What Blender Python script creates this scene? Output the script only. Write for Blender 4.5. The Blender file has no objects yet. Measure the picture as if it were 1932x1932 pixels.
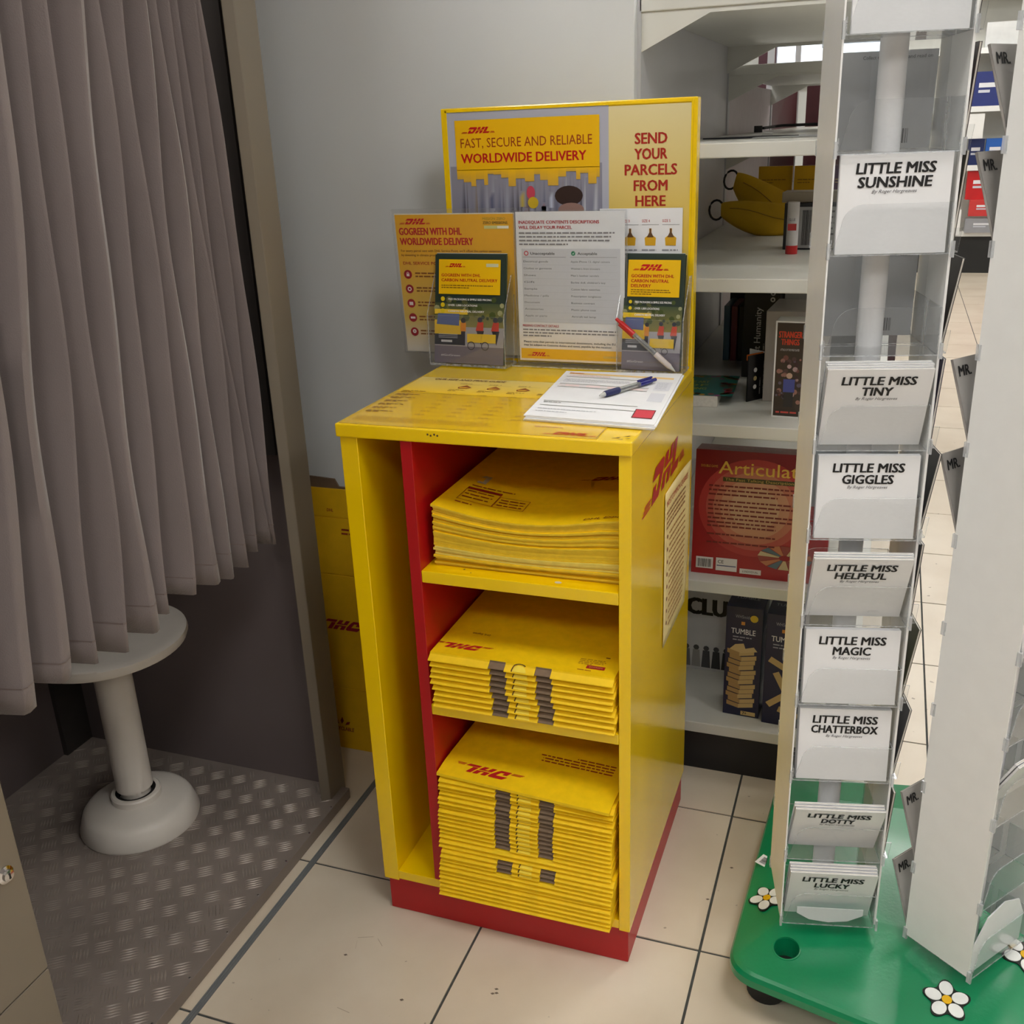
import bpy, math, random
from mathutils import Matrix, Vector
random.seed(7)
R = math.radians
SC = bpy.context.scene
COL = SC.collection

# ------------------------------------------------------------------ camera
F_PX = 1903.0
cam_d = bpy.data.cameras.new('camera')
cam = bpy.data.objects.new('camera', cam_d)
COL.objects.link(cam)
rt = Vector((0.94033618, 0.33810998, -0.03807235))
up = Vector((-0.08619719, 0.34497215, 0.93464659))
fw = Vector((-0.32914724, 0.87560028, -0.35353393))
m = Matrix((rt, up, -fw)).transposed().to_4x4()
m.translation = Vector((0.7858, -1.3359, 1.3679))
cam.matrix_world = m
cam_d.sensor_width = 36.0
cam_d.lens = F_PX / 1932.0 * 36.0
cam_d.clip_start = 0.02
cam_d.clip_end = 60
SC.camera = cam

# ------------------------------------------------------------------ colour management, world
vs = SC.view_settings
vs.view_transform = 'Standard'
vs.look = 'None'
vs.gamma = 1.0
vs.use_curve_mapping = False
vs.exposure = 0.78
SC.cycles.transparent_max_bounces = 32
SC.cycles.max_bounces = 8
wd = bpy.data.worlds.new('world')
SC.world = wd
wd.use_nodes = True
wd.node_tree.nodes['Background'].inputs[0].default_value = (0.75, 0.80, 0.85, 1)
wd.node_tree.nodes['Background'].inputs[1].default_value = 0.3

# ------------------------------------------------------------------ colours and materials
def lin(c):
    out = []
    for v in c[:3]:
        v = v / 255.0
        out.append(v / 12.92 if v <= 0.04045 else ((v + 0.055) / 1.055) ** 2.4)
    return tuple(out)

MATS = {}
def mat(name, rgb, rough=0.5, metal=0.0, var=0.06, scale=30.0, bump=0.0, bscale=200.0, spec=0.5, coat=0.0, stretch=None):
    """principled material whose colour carries a slight procedural unevenness"""
    if name in MATS:
        return MATS[name]
    mt = bpy.data.materials.new(name)
    mt.use_nodes = True
    nt = mt.node_tree
    b = nt.nodes['Principled BSDF']
    c = lin(rgb)
    tc = nt.nodes.new('ShaderNodeTexCoord')
    src = tc.outputs['Object']
    if stretch:
        mp = nt.nodes.new('ShaderNodeMapping')
        mp.inputs['Scale'].default_value = stretch
        nt.links.new(src, mp.inputs['Vector'])
        src = mp.outputs['Vector']
    nz = nt.nodes.new('ShaderNodeTexNoise')
    nz.inputs['Scale'].default_value = scale
    nz.inputs['Detail'].default_value = 3
    nt.links.new(src, nz.inputs['Vector'])
    rp = nt.nodes.new('ShaderNodeValToRGB')
    rp.color_ramp.elements[0].position = 0.3
    rp.color_ramp.elements[1].position = 0.7
    rp.color_ramp.elements[0].color = tuple(v * (1 - var) for v in c) + (1,)
    rp.color_ramp.elements[1].color = tuple(min(1, v * (1 + var)) for v in c) + (1,)
    nt.links.new(nz.outputs['Fac'], rp.inputs['Fac'])
    nt.links.new(rp.outputs['Color'], b.inputs['Base Color'])
    b.inputs['Roughness'].default_value = rough
    b.inputs['Metallic'].default_value = metal
    b.inputs['Specular IOR Level'].default_value = spec
    b.inputs['Coat Weight'].default_value = coat
    b.inputs['Coat Roughness'].default_value = 0.12
    if bump:
        n2 = nt.nodes.new('ShaderNodeTexNoise')
        n2.inputs['Scale'].default_value = bscale
        n2.inputs['Detail'].default_value = 4
        nt.links.new(src, n2.inputs['Vector'])
        bp = nt.nodes.new('ShaderNodeBump')
        bp.inputs['Strength'].default_value = bump
        bp.inputs['Distance'].default_value = 0.002
        nt.links.new(n2.outputs['Fac'], bp.inputs['Height'])
        nt.links.new(bp.outputs['Normal'], b.inputs['Normal'])
    MATS[name] = mt
    return mt

def clear_mat(name, tint=(0.975, 0.98, 0.982), gloss=0.05, haze=0.02, hazecol=(0.8, 0.82, 0.84)):
    if name in MATS:
        return MATS[name]
    mt = bpy.data.materials.new(name)
    mt.use_nodes = True
    nt = mt.node_tree
    nt.nodes.remove(nt.nodes['Principled BSDF'])
    out = nt.nodes['Material Output']
    tr = nt.nodes.new('ShaderNodeBsdfTransparent')
    tr.inputs['Color'].default_value = tint + (1,)
    gl = nt.nodes.new('ShaderNodeBsdfGlossy')
    gl.inputs['Roughness'].default_value = gloss
    lw = nt.nodes.new('ShaderNodeLayerWeight')
    lw.inputs['Blend'].default_value = 0.5
    pw = nt.nodes.new('ShaderNodeMath'); pw.operation = 'POWER'; pw.inputs[1].default_value = 4.0
    nt.links.new(lw.outputs['Facing'], pw.inputs[0])
    fr = nt.nodes.new('ShaderNodeMath'); fr.operation = 'MULTIPLY_ADD'; fr.inputs[1].default_value = 0.55; fr.inputs[2].default_value = 0.035
    nt.links.new(pw.outputs[0], fr.inputs[0])
    df = nt.nodes.new('ShaderNodeBsdfDiffuse')
    df.inputs['Color'].default_value = hazecol + (1,)
    nz = nt.nodes.new('ShaderNodeTexNoise')
    nz.inputs['Scale'].default_value = 25
    mm = nt.nodes.new('ShaderNodeMath')
    mm.operation = 'MULTIPLY'
    mm.inputs[1].default_value = haze * 2
    nt.links.new(nz.outputs['Fac'], mm.inputs[0])
    m0 = nt.nodes.new('ShaderNodeMixShader')
    nt.links.new(mm.outputs[0], m0.inputs[0])
    nt.links.new(tr.outputs[0], m0.inputs[1])
    nt.links.new(df.outputs[0], m0.inputs[2])
    m1 = nt.nodes.new('ShaderNodeMixShader')
    nt.links.new(fr.outputs[0], m1.inputs[0])
    nt.links.new(m0.outputs[0], m1.inputs[1])
    nt.links.new(gl.outputs[0], m1.inputs[2])
    nt.links.new(m1.outputs[0], out.inputs['Surface'])
    MATS[name] = mt
    return mt

def ink_mat(name, rough, coat=0.0):
    mt = bpy.data.materials.new(name)
    mt.use_nodes = True
    nt = mt.node_tree
    b = nt.nodes['Principled BSDF']
    at = nt.nodes.new('ShaderNodeAttribute')
    at.attribute_name = 'ink'
    nt.links.new(at.outputs['Color'], b.inputs['Base Color'])
    nz = nt.nodes.new('ShaderNodeTexNoise')
    nz.inputs['Scale'].default_value = 60
    mr = nt.nodes.new('ShaderNodeMapRange')
    mr.inputs['To Min'].default_value = rough * 0.85
    mr.inputs['To Max'].default_value = rough * 1.15
    nt.links.new(nz.outputs['Fac'], mr.inputs['Value'])
    nt.links.new(mr.outputs[0], b.inputs['Roughness'])
    b.inputs['Coat Weight'].default_value = coat
    MATS[name] = mt
    return mt
INK = ink_mat('printed_ink', 0.6)
INKG = ink_mat('printed_ink_gloss', 0.3)

def glow_mat(name, rgb, strength):
    mt = bpy.data.materials.new(name)
    mt.use_nodes = True
    b = mt.node_tree.nodes['Principled BSDF']
    b.inputs['Base Color'].default_value = (0.9, 0.9, 0.9, 1)
    b.inputs['Emission Color'].default_value = rgb + (1,)
    b.inputs['Emission Strength'].default_value = strength
    return mt

YEL = mat('yellow_painted_metal', (248, 208, 2), 0.22, var=0.03, scale=8, coat=0.5)
YELC = mat('yellow_card', (248, 207, 4), 0.55, var=0.05, scale=60)
YELE = mat('yellow_card_edge', (226, 190, 40), 0.7, var=0.08, scale=80)
REDM = mat('red_painted_metal', (178, 12, 20), 0.4, var=0.05, scale=10)
BRC = mat('brown_corrugated_card', (124, 104, 84), 0.85, var=0.12, scale=90, bump=0.3)
PAPER = mat('white_paper', (232, 233, 236), 0.6, var=0.02)
WALLM = mat('white_painted_wall', (214, 217, 219), 0.6, var=0.015, scale=2.5, bump=0.05, bscale=120)
SHELF = mat('white_powder_coated_shelf', (216, 216, 210), 0.38, var=0.02, scale=10)
SHELFB = mat('grey_white_back_panel', (196, 197, 202), 0.35, var=0.03, scale=4)
PLINTH = mat('black_plinth', (18, 18, 22), 0.4, var=0.2, scale=6)
BOOTH = mat('taupe_laminate', (126, 117, 104), 0.36, metal=0.1, var=0.05, scale=3, bump=0.04, bscale=300)
BOOTHI = mat('dark_taupe_laminate', (108, 98, 98), 0.42, var=0.06, scale=3, bump=0.06, bscale=260)
BOOTHD = mat('dark_grey_trim', (58, 54, 52), 0.45, var=0.06)
BOOTHP = mat('worn_tread_plate', (134, 124, 118), 0.42, metal=0.1, var=0.14, scale=7, bump=0.1, bscale=90)
BARM = mat('worn_tread_rib', (156, 146, 138), 0.36, metal=0.2, var=0.2, scale=9)
STOOLM = mat('stool_off_white_plastic', (222, 216, 208), 0.35, var=0.04, scale=12)
CHROME = mat('chrome', (215, 215, 218), 0.12, metal=1.0, var=0.02)
BLACK = mat('black_plastic', (20, 20, 22), 0.45, var=0.15)
GREEN = mat('green_moulded_plastic', (4, 132, 84), 0.3, var=0.05, scale=6, bump=0.15, bscale=160, coat=0.2)
WHITEP = mat('white_gloss_board', (238, 239, 238), 0.28, var=0.015)
COVER = mat('white_laminated_cover', (234, 235, 238), 0.3, var=0.015)
PAGES = mat('book_pages', (214, 210, 202), 0.8, var=0.08, scale=150)
POLE = mat('white_pole', (232, 232, 234), 0.3, var=0.02)
CLEAR = clear_mat('clear_acrylic')
CLEARE = clear_mat('clear_acrylic_edge', tint=(0.80, 0.82, 0.84), gloss=0.1, haze=0.30, hazecol=(0.92, 0.93, 0.95))
CLEARL = clear_mat('clear_sleeve', tint=(0.985, 0.985, 0.985), gloss=0.12, haze=0.015)

def curtain_mat():
    mt = mat('taupe_curtain_cloth', (122, 112, 111), 0.85, var=0.06, scale=4, bump=0.25, bscale=500)
    b = mt.node_tree.nodes['Principled BSDF']
    b.inputs['Sheen Weight'].default_value = 0.25
    return mt
CURT = curtain_mat()

# tile material: cream, faint cloudy marks, small scuffs
def tile_mat():
    mt = bpy.data.materials.new('cream_floor_tile')
    mt.use_nodes = True
    nt = mt.node_tree
    b = nt.nodes['Principled BSDF']
    g = nt.nodes.new('ShaderNodeNewGeometry')
    n1 = nt.nodes.new('ShaderNodeTexNoise')
    n1.inputs['Scale'].default_value = 3.5
    n1.inputs['Detail'].default_value = 6
    nt.links.new(g.outputs['Position'], n1.inputs['Vector'])
    r1 = nt.nodes.new('ShaderNodeValToRGB')
    r1.color_ramp.elements[0].position = 0.32
    r1.color_ramp.elements[0].color = lin((206, 192, 172)) + (1,)
    r1.color_ramp.elements[1].position = 0.7
    r1.color_ramp.elements[1].color = lin((222, 211, 193)) + (1,)
    nt.links.new(n1.outputs['Fac'], r1.inputs['Fac'])
    n2 = nt.nodes.new('ShaderNodeTexNoise')
    n2.inputs['Scale'].default_value = 42
    n2.inputs['Detail'].default_value = 2
    nt.links.new(g.outputs['Position'], n2.inputs['Vector'])
    r2 = nt.nodes.new('ShaderNodeValToRGB')
    r2.color_ramp.elements[0].position = 0.235
    r2.color_ramp.elements[0].color = (0.25, 0.2, 0.16, 1)
    r2.color_ramp.elements[1].position = 0.27
    r2.color_ramp.elements[1].color = (1, 1, 1, 1)
    nt.links.new(n2.outputs['Fac'], r2.inputs['Fac'])
    mx = nt.nodes.new('ShaderNodeMix')
    mx.data_type = 'RGBA'
    mx.blend_type = 'MULTIPLY'
    mx.inputs[0].default_value = 0.7
    nt.links.new(r1.outputs['Color'], mx.inputs[6])
    nt.links.new(r2.outputs['Color'], mx.inputs[7])
    nt.links.new(mx.outputs[2], b.inputs['Base Color'])
    b.inputs['Roughness'].default_value = 0.3
    return mt
TILE = tile_mat()
GROUT = mat('dark_grout', (70, 72, 70), 0.9, var=0.2, scale=60)

# ------------------------------------------------------------------ mesh builder
class MB:
    def __init__(s):
        s.v = []; s.f = []; s.m = []; s.sm = []
    def add(s, vs, fs, mi=0, smooth=False):
        o = len(s.v)
        s.v += [tuple(v) for v in vs]
        for f in fs:
            s.f.append(tuple(i + o for i in f)); s.m.append(mi); s.sm.append(smooth)
        return s
    def box(s, x0, y0, z0, x1, y1, z1, mi=0):
        vs = [(x0, y0, z0), (x1, y0, z0), (x1, y1, z0), (x0, y1, z0), (x0, y0, z1), (x1, y0, z1), (x1, y1, z1), (x0, y1, z1)]
        return s.add(vs, [(0, 3, 2, 1), (4, 5, 6, 7), (0, 1, 5, 4), (1, 2, 6, 5), (2, 3, 7, 6), (3, 0, 4, 7)], mi)
    def prism(s, poly, lo, hi, axis=2, mi=0, side=None):
        """extrude a 2D polygon along an axis: axis 2 -> (x,y), 1 -> (x,z), 0 -> (y,z)"""
        n = len(poly)
        def P(p, h):
            return (p[0], p[1], h) if axis == 2 else ((p[0], h, p[1]) if axis == 1 else (h, p[0], p[1]))
        vs = [P(p, lo) for p in poly] + [P(p, hi) for p in poly]
        s.add(vs, [tuple(range(n))[::-1], tuple(range(n, 2 * n))], mi)
        s.add(vs, [(i, (i + 1) % n, n + (i + 1) % n, n + i) for i in range(n)], mi if side is None else side)
        return s
    def lathe(s, prof, seg=32, c=(0, 0), mi=0, cap=True):
        vs = []
        for r, z in prof:
            for k in range(seg):
                a = 2 * math.pi * k / seg
                vs.append((c[0] + r * math.cos(a), c[1] + r * math.sin(a), z))
        fs = []
        for i in range(len(prof) - 1):
            for k in range(seg):
                k2 = (k + 1) % seg
                fs.append((i * seg + k, i * seg + k2, (i + 1) * seg + k2, (i + 1) * seg + k))
        s.add(vs, fs, mi, True)
        if cap:
            o = len(s.v) - len(vs)
            s.f.append(tuple(range(o, o + seg))[::-1]); s.m.append(mi); s.sm.append(False)
            e = o + (len(prof) - 1) * seg
            s.f.append(tuple(range(e, e + seg))); s.m.append(mi); s.sm.append(False)
        return s
    def tube(s, pts, r, seg=8, mi=0, rs=None):
        pts = [Vector(p) for p in pts]
        vs = []
        for i, p in enumerate(pts):
            d = (pts[min(i + 1, len(pts) - 1)] - pts[max(i - 1, 0)]).normalized()
            a = Vector((0, 0, 1)) if abs(d.z) < 0.9 else Vector((1, 0, 0))
            u = d.cross(a).normalized(); w = d.cross(u)
            rr = rs[i] if rs else r
            for k in range(seg):
                t = 2 * math.pi * k / seg
                vs.append(p + u * math.cos(t) * rr + w * math.sin(t) * rr)
        n = len(pts)
        fs = [(i * seg + k, i * seg + (k + 1) % seg, (i + 1) * seg + (k + 1) % seg, (i + 1) * seg + k) for i in range(n - 1) for k in range(seg)]
        s.add(vs, fs, mi, True)
        s.add(vs[:seg], [tuple(range(seg))], mi)
        s.add(vs[-seg:], [tuple(range(seg))[::-1]], mi)
        return s
    def grid(s, fn, nu, nv, mi=0, smooth=True):
        vs = [fn(i / nu, j / nv) for j in range(nv + 1) for i in range(nu + 1)]
        fs = [(j * (nu + 1) + i, j * (nu + 1) + i + 1, (j + 1) * (nu + 1) + i + 1, (j + 1) * (nu + 1) + i) for j in range(nv) for i in range(nu)]
        return s.add(vs, fs, mi, smooth)
    def mesh(s, name, mats):
        me = bpy.data.meshes.new(name)
        me.from_pydata(s.v, [], s.f)
        for mt in mats:
            me.materials.append(mt)
        me.polygons.foreach_set('material_index', s.m)
        me.polygons.foreach_set('use_smooth', s.sm)
        me.update()
        if any(s.sm):
            me.set_sharp_from_angle(angle=R(40))
        return me

def put(name, me, parent=None, M=None, bevel=0.0, fix=False):
    o = bpy.data.objects.new(name, me)
    COL.objects.link(o)
    if parent is not None:
        o.parent = parent
    if M is not None:
        o.matrix_local = M if isinstance(M, Matrix) else Matrix.Translation(M)
    if bevel:
        b = o.modifiers.new('bevel', 'BEVEL')
        b.width = bevel; b.segments = 2; b.limit_method = 'ANGLE'; b.angle_limit = R(35)
    return o

def build(mb, name, mats, parent=None, M=None, bevel=0.0):
    if not isinstance(mats, (list, tuple)):
        mats = [mats]
    import bmesh
    me = mb.mesh(name, mats)
    bm = bmesh.new(); bm.from_mesh(me)
    bmesh.ops.recalc_face_normals(bm, faces=bm.faces)
    bm.to_mesh(me); bm.free()
    return put(name, me, parent, M, bevel)

def boxo(name, b, mt, parent=None, M=None, bevel=0.0):
    return build(MB().box(*b), name, mt, parent, M, bevel)

def tag(o, label=None, cat=None, group=None, kind=None):
    if label: o['label'] = label
    if cat: o['category'] = cat
    if group: o['group'] = group
    if kind: o['kind'] = kind
    return o

def thing(name, label, cat, M=None, group=None):
    o = bpy.data.objects.new(name, None)
    o.empty_display_size = 0.05
    COL.objects.link(o)
    if M is not None:
        o.matrix_world = M if isinstance(M, Matrix) else Matrix.Translation(M)
    return tag(o, label, cat, group)

def copy_tree(o, parent=None, M=None):
    c = o.copy(); COL.objects.link(c)
    c.parent = parent
    if parent is not None:
        c.matrix_parent_inverse = Matrix()
    if M is not None:
        c.matrix_local = M
    for ch in o.children:
        copy_tree(ch, c)
    return c

def frame(o, x, y):
    x = Vector(x).normalized(); y = Vector(y); y = (y - x * x.dot(y)).normalized(); z = x.cross(y)
    M = Matrix((x, y, z)).transposed().to_4x4()
    M.translation = Vector(o)
    return M
def rotz(a, loc=(0, 0, 0)):
    M = Matrix.Rotation(a, 4, 'Z'); M.translation = Vector(loc); return M

# ------------------------------------------------------------------ lettering and flat print
TXT = {}
def text_polys(s, bold, shear):
    k = (s, bold, shear)
    if k in TXT:
        return TXT[k]
    cu = bpy.data.curves.new('t', 'FONT')
    cu.body = s; cu.size = 1.0; cu.offset = 0.0; cu.resolution_u = 2; cu.shear = shear
    ob = bpy.data.objects.new('t', cu)
    COL.objects.link(ob)
    dg = bpy.context.evaluated_depsgraph_get()
    me = bpy.data.meshes.new_from_object(ob.evaluated_get(dg))
    vs = [(v.co.x, v.co.y) for v in me.vertices]
    fs = [tuple(p.vertices) for p in me.polygons]
    bpy.data.objects.remove(ob); bpy.data.curves.remove(cu); bpy.data.meshes.remove(me)
    if vs:
        x0 = min(v[0] for v in vs); x1 = max(v[0] for v in vs)
    else:
        x0 = x1 = 0
    TXT[k] = (vs, fs, x0, x1)
    return TXT[k]
CAP = 0.0
def cap():
    global CAP
    if not CAP:
        vs = text_polys('H', 0.0, 0.0)[0]
        CAP = max(v[1] for v in vs)
    return CAP

RED = (196, 10, 26); DRED = (150, 20, 30); DK = (40, 36, 34); GREY = (120, 118, 120); LG = (205, 207, 212)
class Ink:
    """flat print: coloured polygons lying on a surface, all in one part"""
    def __init__(s, T=None, base=0.0004):
        s.v = []; s.f = []; s.c = []; s.T = T; s.b = base
    def _add(s, pts, faces, cols, layer):
        o = len(s.v)
        for p in pts:
            x, y = p
            if s.T: x, y = s.T(x, y)
            s.v.append((x, y, s.b + layer * 0.00022))
        for f in faces:
            s.f.append(tuple(i + o for i in f))
            for i in f:
                s.c.append(cols[i] if isinstance(cols, list) else cols)
        return s
    def rect(s, x0, y0, x1, y1, col, layer=0):
        return s._add([(x0, y0), (x1, y0), (x1, y1), (x0, y1)], [(0, 1, 2, 3)], lin(col), layer)
    def grad(s, x0, y0, x1, y1, cb, ct, layer=0):
        a, b = lin(cb), lin(ct)
        return s._add([(x0, y0), (x1, y0), (x1, y1), (x0, y1)], [(0, 1, 2, 3)], [a, a, b, b], layer)
    def poly(s, pts, col, layer=0):
        return s._add(pts, [tuple(range(len(pts)))], lin(col), layer)
    def disc(s, x, y, r, col, layer=0, n=20, ry=None):
        ry = r if ry is None else ry
        return s.poly([(x + r * math.cos(2 * math.pi * k / n), y + ry * math.sin(2 * math.pi * k / n)) for k in range(n)], col, layer)
    def ring(s, x, y, r0, r1, col, layer=0, n=20):
        pts = [(x + r * math.cos(2 * math.pi * k / n), y + r * math.sin(2 * math.pi * k / n)) for r in (r0, r1) for k in range(n)]
        return s._add(pts, [(k, (k + 1) % n, n + (k + 1) % n, n + k) for k in range(n)], lin(col), layer)
    def outline(s, x0, y0, x1, y1, w, col, layer=0):
        for q in ((x0, y0, x1, y0 + w), (x0, y1 - w, x1, y1), (x0, y0, x0 + w, y1), (x1 - w, y0, x1, y1)):
            s.rect(*q, col, layer)
        return s
    def text(s, t, x, y, h, col=DK, w=None, bold=0.0, shear=0.0, align='l', layer=2):
        vs, fs, x0, x1 = text_polys(t, bold, shear)
        if not vs: return s
        k = h / cap()
        kx = k if w is None else w / (x1 - x0)
        wid = (x1 - x0) * kx
        ox = x - (wid / 2 if align == 'c' else (wid if align == 'r' else 0))
        d = bold * 0.9
        offs = [(0, 0)] if d < 0.002 else [(-d, -d * .4), (d, -d * .4), (-d, d * .4), (d, d * .4), (0, 0)]
        for n_, (p, q) in enumerate(offs):
            s._add([(ox + (a - x0) * kx + p * k, y + b * k + q * k) for a, b in vs], fs, lin(col), layer + n_ * .02)
        return s
    def para(s, x, y, w, lines, lh, h, col=GREY, seed=1, layer=2, last=0.5):
        """tiny unreadable small print: rows of word-long strokes"""
        rn = random.Random(seed)
        for i in range(lines):
            cx = x
            end = x + w * (last if i == lines - 1 else rn.uniform(0.9, 1.0))
            while cx < end:
                ww = rn.uniform(1.5, 5.0) * h
                s.rect(cx, y - i * lh, min(cx + ww, end), y - i * lh + h, col, layer)
                cx += ww + h * 0.7
        return s
    def logo(s, x, y, h, col=RED, stripes=True, layer=2, full=True):
        """three slanted letters D H L between speed stripes; h = letter height, letters about 3.9 h wide"""
        sh = 0.55
        def pp(pts):
            s.poly([(x + (a + b * sh) * h * 1.2, y + b * h) for a, b in pts], col, layer)
        # D
        pp([(-0.1, 0.66), (0.05, 1.0), (1.0, 1.0), (1.17, 0.9), (1.17, 0.66)])
        pp([(0.78, 0.66), (1.17, 0.66), (1.05, 0.2), (0.92, 0.0), (0.72, 0.26)])
        pp([(0.12, 0.0), (0.92, 0.0), (0.72, 0.26), (0.46, 0.26), (0.46, 0.48), (0.12, 0.48)])
        # H
        pp([(1.3, 0.56), (1.68, 0.56), (1.68, 1.0), (1.3, 1.0)])
        pp([(1.92, 0.56), (2.3, 0.56), (2.3, 1.0), (1.92, 1.0)])
        pp([(1.68, 0.56), (1.92, 0.56), (1.92, 0.66), (1.68, 0.66)])
        pp([(1.24, 0.0), (1.6, 0.0), (1.66, 0.46), (1.3, 0.46)])
        pp([(1.84, 0.0), (2.2, 0.0), (2.28, 0.46), (1.9, 0.46)])
        pp([(1.66, 0.34), (1.9, 0.34), (1.9, 0.46), (1.66, 0.46)])
        # L
        pp([(2.42, 0.3), (2.8, 0.3), (2.8, 1.0), (2.42, 1.0)])
        pp([(2.4, 0.0), (3.3, 0.0), (3.42, 0.26), (2.42, 0.26)])
        if stripes:
            for k in range(3):
                b = 0.02 + k * 0.1
                pp([(-0.85 + k * 0.06, b), (-0.02, b), (-0.02, b + 0.055), (-0.85 + k * 0.06, b + 0.055)])
                pp([(3.55, b), (4.25 - k * 0.1, b), (4.25 - k * 0.1, b + 0.055), (3.55, b + 0.055)])
        return s
    def barcode(s, x, y, w, h, seed=3, layer=2, col=(30, 30, 30), back=None):
        if back: s.rect(x - w * .06, y - h * .12, x + w * 1.06, y + h * 1.08, back, layer - 1)
        rn = random.Random(seed); cx = x
        while cx < x + w:
            ww = rn.choice((1, 1, 2, 3)) * w / 60
            s.rect(cx, y, min(cx + ww, x + w), y + h, col, layer)
            cx += ww + rn.choice((1, 1, 2)) * w / 55
        return s
    def done(s, parent, M, name='printed_graphics', gloss=False, warp=None):
        me = bpy.data.meshes.new(name)
        vs = [warp(*v) for v in s.v] if warp else s.v
        me.from_pydata(vs, [], s.f)
        at = me.color_attributes.new('ink', 'FLOAT_COLOR', 'CORNER')
        buf = []
        for c in s.c: buf += [c[0], c[1], c[2], 1.0]
        at.data.foreach_set('color', buf)
        me.materials.append(INKG if gloss else INK)
        me.update()
        return put(name, me, parent, M)

def rot180(cx, cy):
    return lambda x, y: (2 * cx - x, 2 * cy - y)
ORD = ['top', 'second', 'third', 'fourth', 'fifth', 'sixth', 'seventh', 'eighth', 'ninth', 'tenth', 'eleventh', 'twelfth', 'thirteenth', 'fourteenth', 'fifteenth', 'sixteenth', 'seventeenth', 'eighteenth', 'nineteenth', 'twentieth', 'twenty-first', 'twenty-second', 'twenty-third', 'twenty-fourth', 'twenty-fifth', 'twenty-sixth', 'twenty-seventh', 'lowest']
FRONT = lambda o: frame(o, (1, 0, 0), (0, 0, 1))

# ================================================================== ROOM
T0X, T0Y, TP = 0.187, 0.070, 0.3905
fl = boxo('floor', (-1.7, -3.6, -0.06, 4.6, 10.1, -0.0022), GROUT); tag(fl, kind='structure')
tm = MB(); g = 0.0024; t = 0.0
tm.prism([(g, g), (TP - g, g), (TP - g, TP - g), (g, TP - g)], -0.010, 0.0)
tme = tm.mesh('tile', [TILE])
for j in range(-2, 24):
    for i in range(-2, 7):
        o = bpy.data.objects.new('tile', tme); COL.objects.link(o); o.parent = fl
        o.location = (T0X + i * TP, T0Y + j * TP, random.uniform(-0.0005, 0.0002))
# tiles out of the frame, too far to tell apart: one piece of the floor
far_t = MB()
for j in range(-9, 25):
    for i in range(-5, 12):
        if -2 <= i < 7 and -2 <= j < 24: continue
        x, y = T0X + i * TP, T0Y + j * TP
        if x + TP > 4.6 or y + TP > 10.1: continue
        far_t.prism([(x + g, y + g), (x + TP - g, y + g), (x + TP - g, y + TP - g), (x + g, y + TP - g)], -0.010, 0.0)
o = build(far_t, 'outer_tiles', TILE, fl); tag(o, kind='stuff')

sc_ = Ink(base=0.0006)
rn = random.Random(21)
for (a, b) in ((.265, -.12), (.268, -.128), (.262, -.131), (-.02, -.13), (.12, -.19), (.42, -.16), (-.08, .20), (.30, -.21), (.57, .20), (.60, .30)):
    sc_.poly([(a - .004, b), (a, b - .002), (a + .004, b + .001), (a, b + .003)], (110, 98, 86), 0)
for q in range(8):
    a, b = rn.uniform(-.15, .7), rn.uniform(-.25, -.05); t_ = rn.uniform(0, 3); l_ = rn.uniform(.012, .03)
    sc_.poly([(a, b), (a + l_ * math.cos(t_), b + l_ * math.sin(t_)), (a + l_ * math.cos(t_), b + l_ * math.sin(t_) + .001), (a, b + .0012)], (176, 160, 142), 0)
o = sc_.done(fl, Matrix(), 'floor_scuffs'); tag(o, kind='stuff')
tr = MB()
for dx in (-0.0045, 0.0, 0.0045):
    tr.box(T0X - TP + dx - 0.0016, -1.2, -0.002, T0X - TP + dx + 0.0016, 0.578, 0.0018)
tr.box(T0X - TP - 0.0068, -1.2, -0.002, T0X - TP + 0.0068, 0.578, 0.0008)
tr = build(tr, 'trim_1', mat('grey_rubber_strip', (112, 116, 118), 0.5)); tag(tr, 'dark ribbed movement joint strip in the floor', kind='structure')

w = boxo('wall_rear', (-1.7, 0.580, 0, 0.332, 0.64, 2.9), WALLM, bevel=0.002); tag(w, kind='structure')
FARW = mat('far_shop_wall', (224, 228, 226), 0.7, var=0.02, scale=2)
SIDEW = mat('stocked_wall', (128, 122, 118), 0.8, var=0.3, scale=5)
tag(boxo('wall_far', (-1.7, 10.0, 0, 4.6, 10.1, 2.9), FARW), kind='structure')
tag(boxo('wall_left', (-1.8, -3.6, 0, -1.7, 10.1, 2.9), SIDEW), kind='structure')
tag(boxo('wall_right', (4.6, -3.6, 0, 4.7, 10.1, 2.9), SIDEW), kind='structure')
tag(boxo('wall_front', (-1.7, -3.7, 0, 4.6, -3.6, 2.9), SIDEW), kind='structure')
cl = boxo('ceiling', (-1.8, -3.7, 2.9, 4.7, 10.2, 3.0), mat('ceiling_board', (222, 222, 218), 0.8, var=0.03, scale=20)); tag(cl, kind='structure')
GLOW = glow_mat('lit_ceiling_panel', (1.0, 0.98, 0.94), 11.0)
k = 0
for y in (-2.7, -0.9, 1.3, 3.6, 5.8, 8.0):
    for x in (-0.55, 1.25, 3.2):
        lt = thing('ceiling_light', 'square lit ceiling panel in the shop ceiling', 'light', (x, y, 2.885), group='lit ceiling panels')
        f = MB()
        for b in ((-.31, -.31, 0, .31, -.29, .014), (-.31, .29, 0, .31, .31, .014), (-.31, -.29, 0, -.29, .29, .014), (.29, -.29, 0, .31, .29, .014)): f.box(*b)
        build(f, 'frame', SHELF, lt)
        boxo('diffuser', (-.29, -.29, .004, .29, .29, .013), GLOW, lt)

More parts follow.
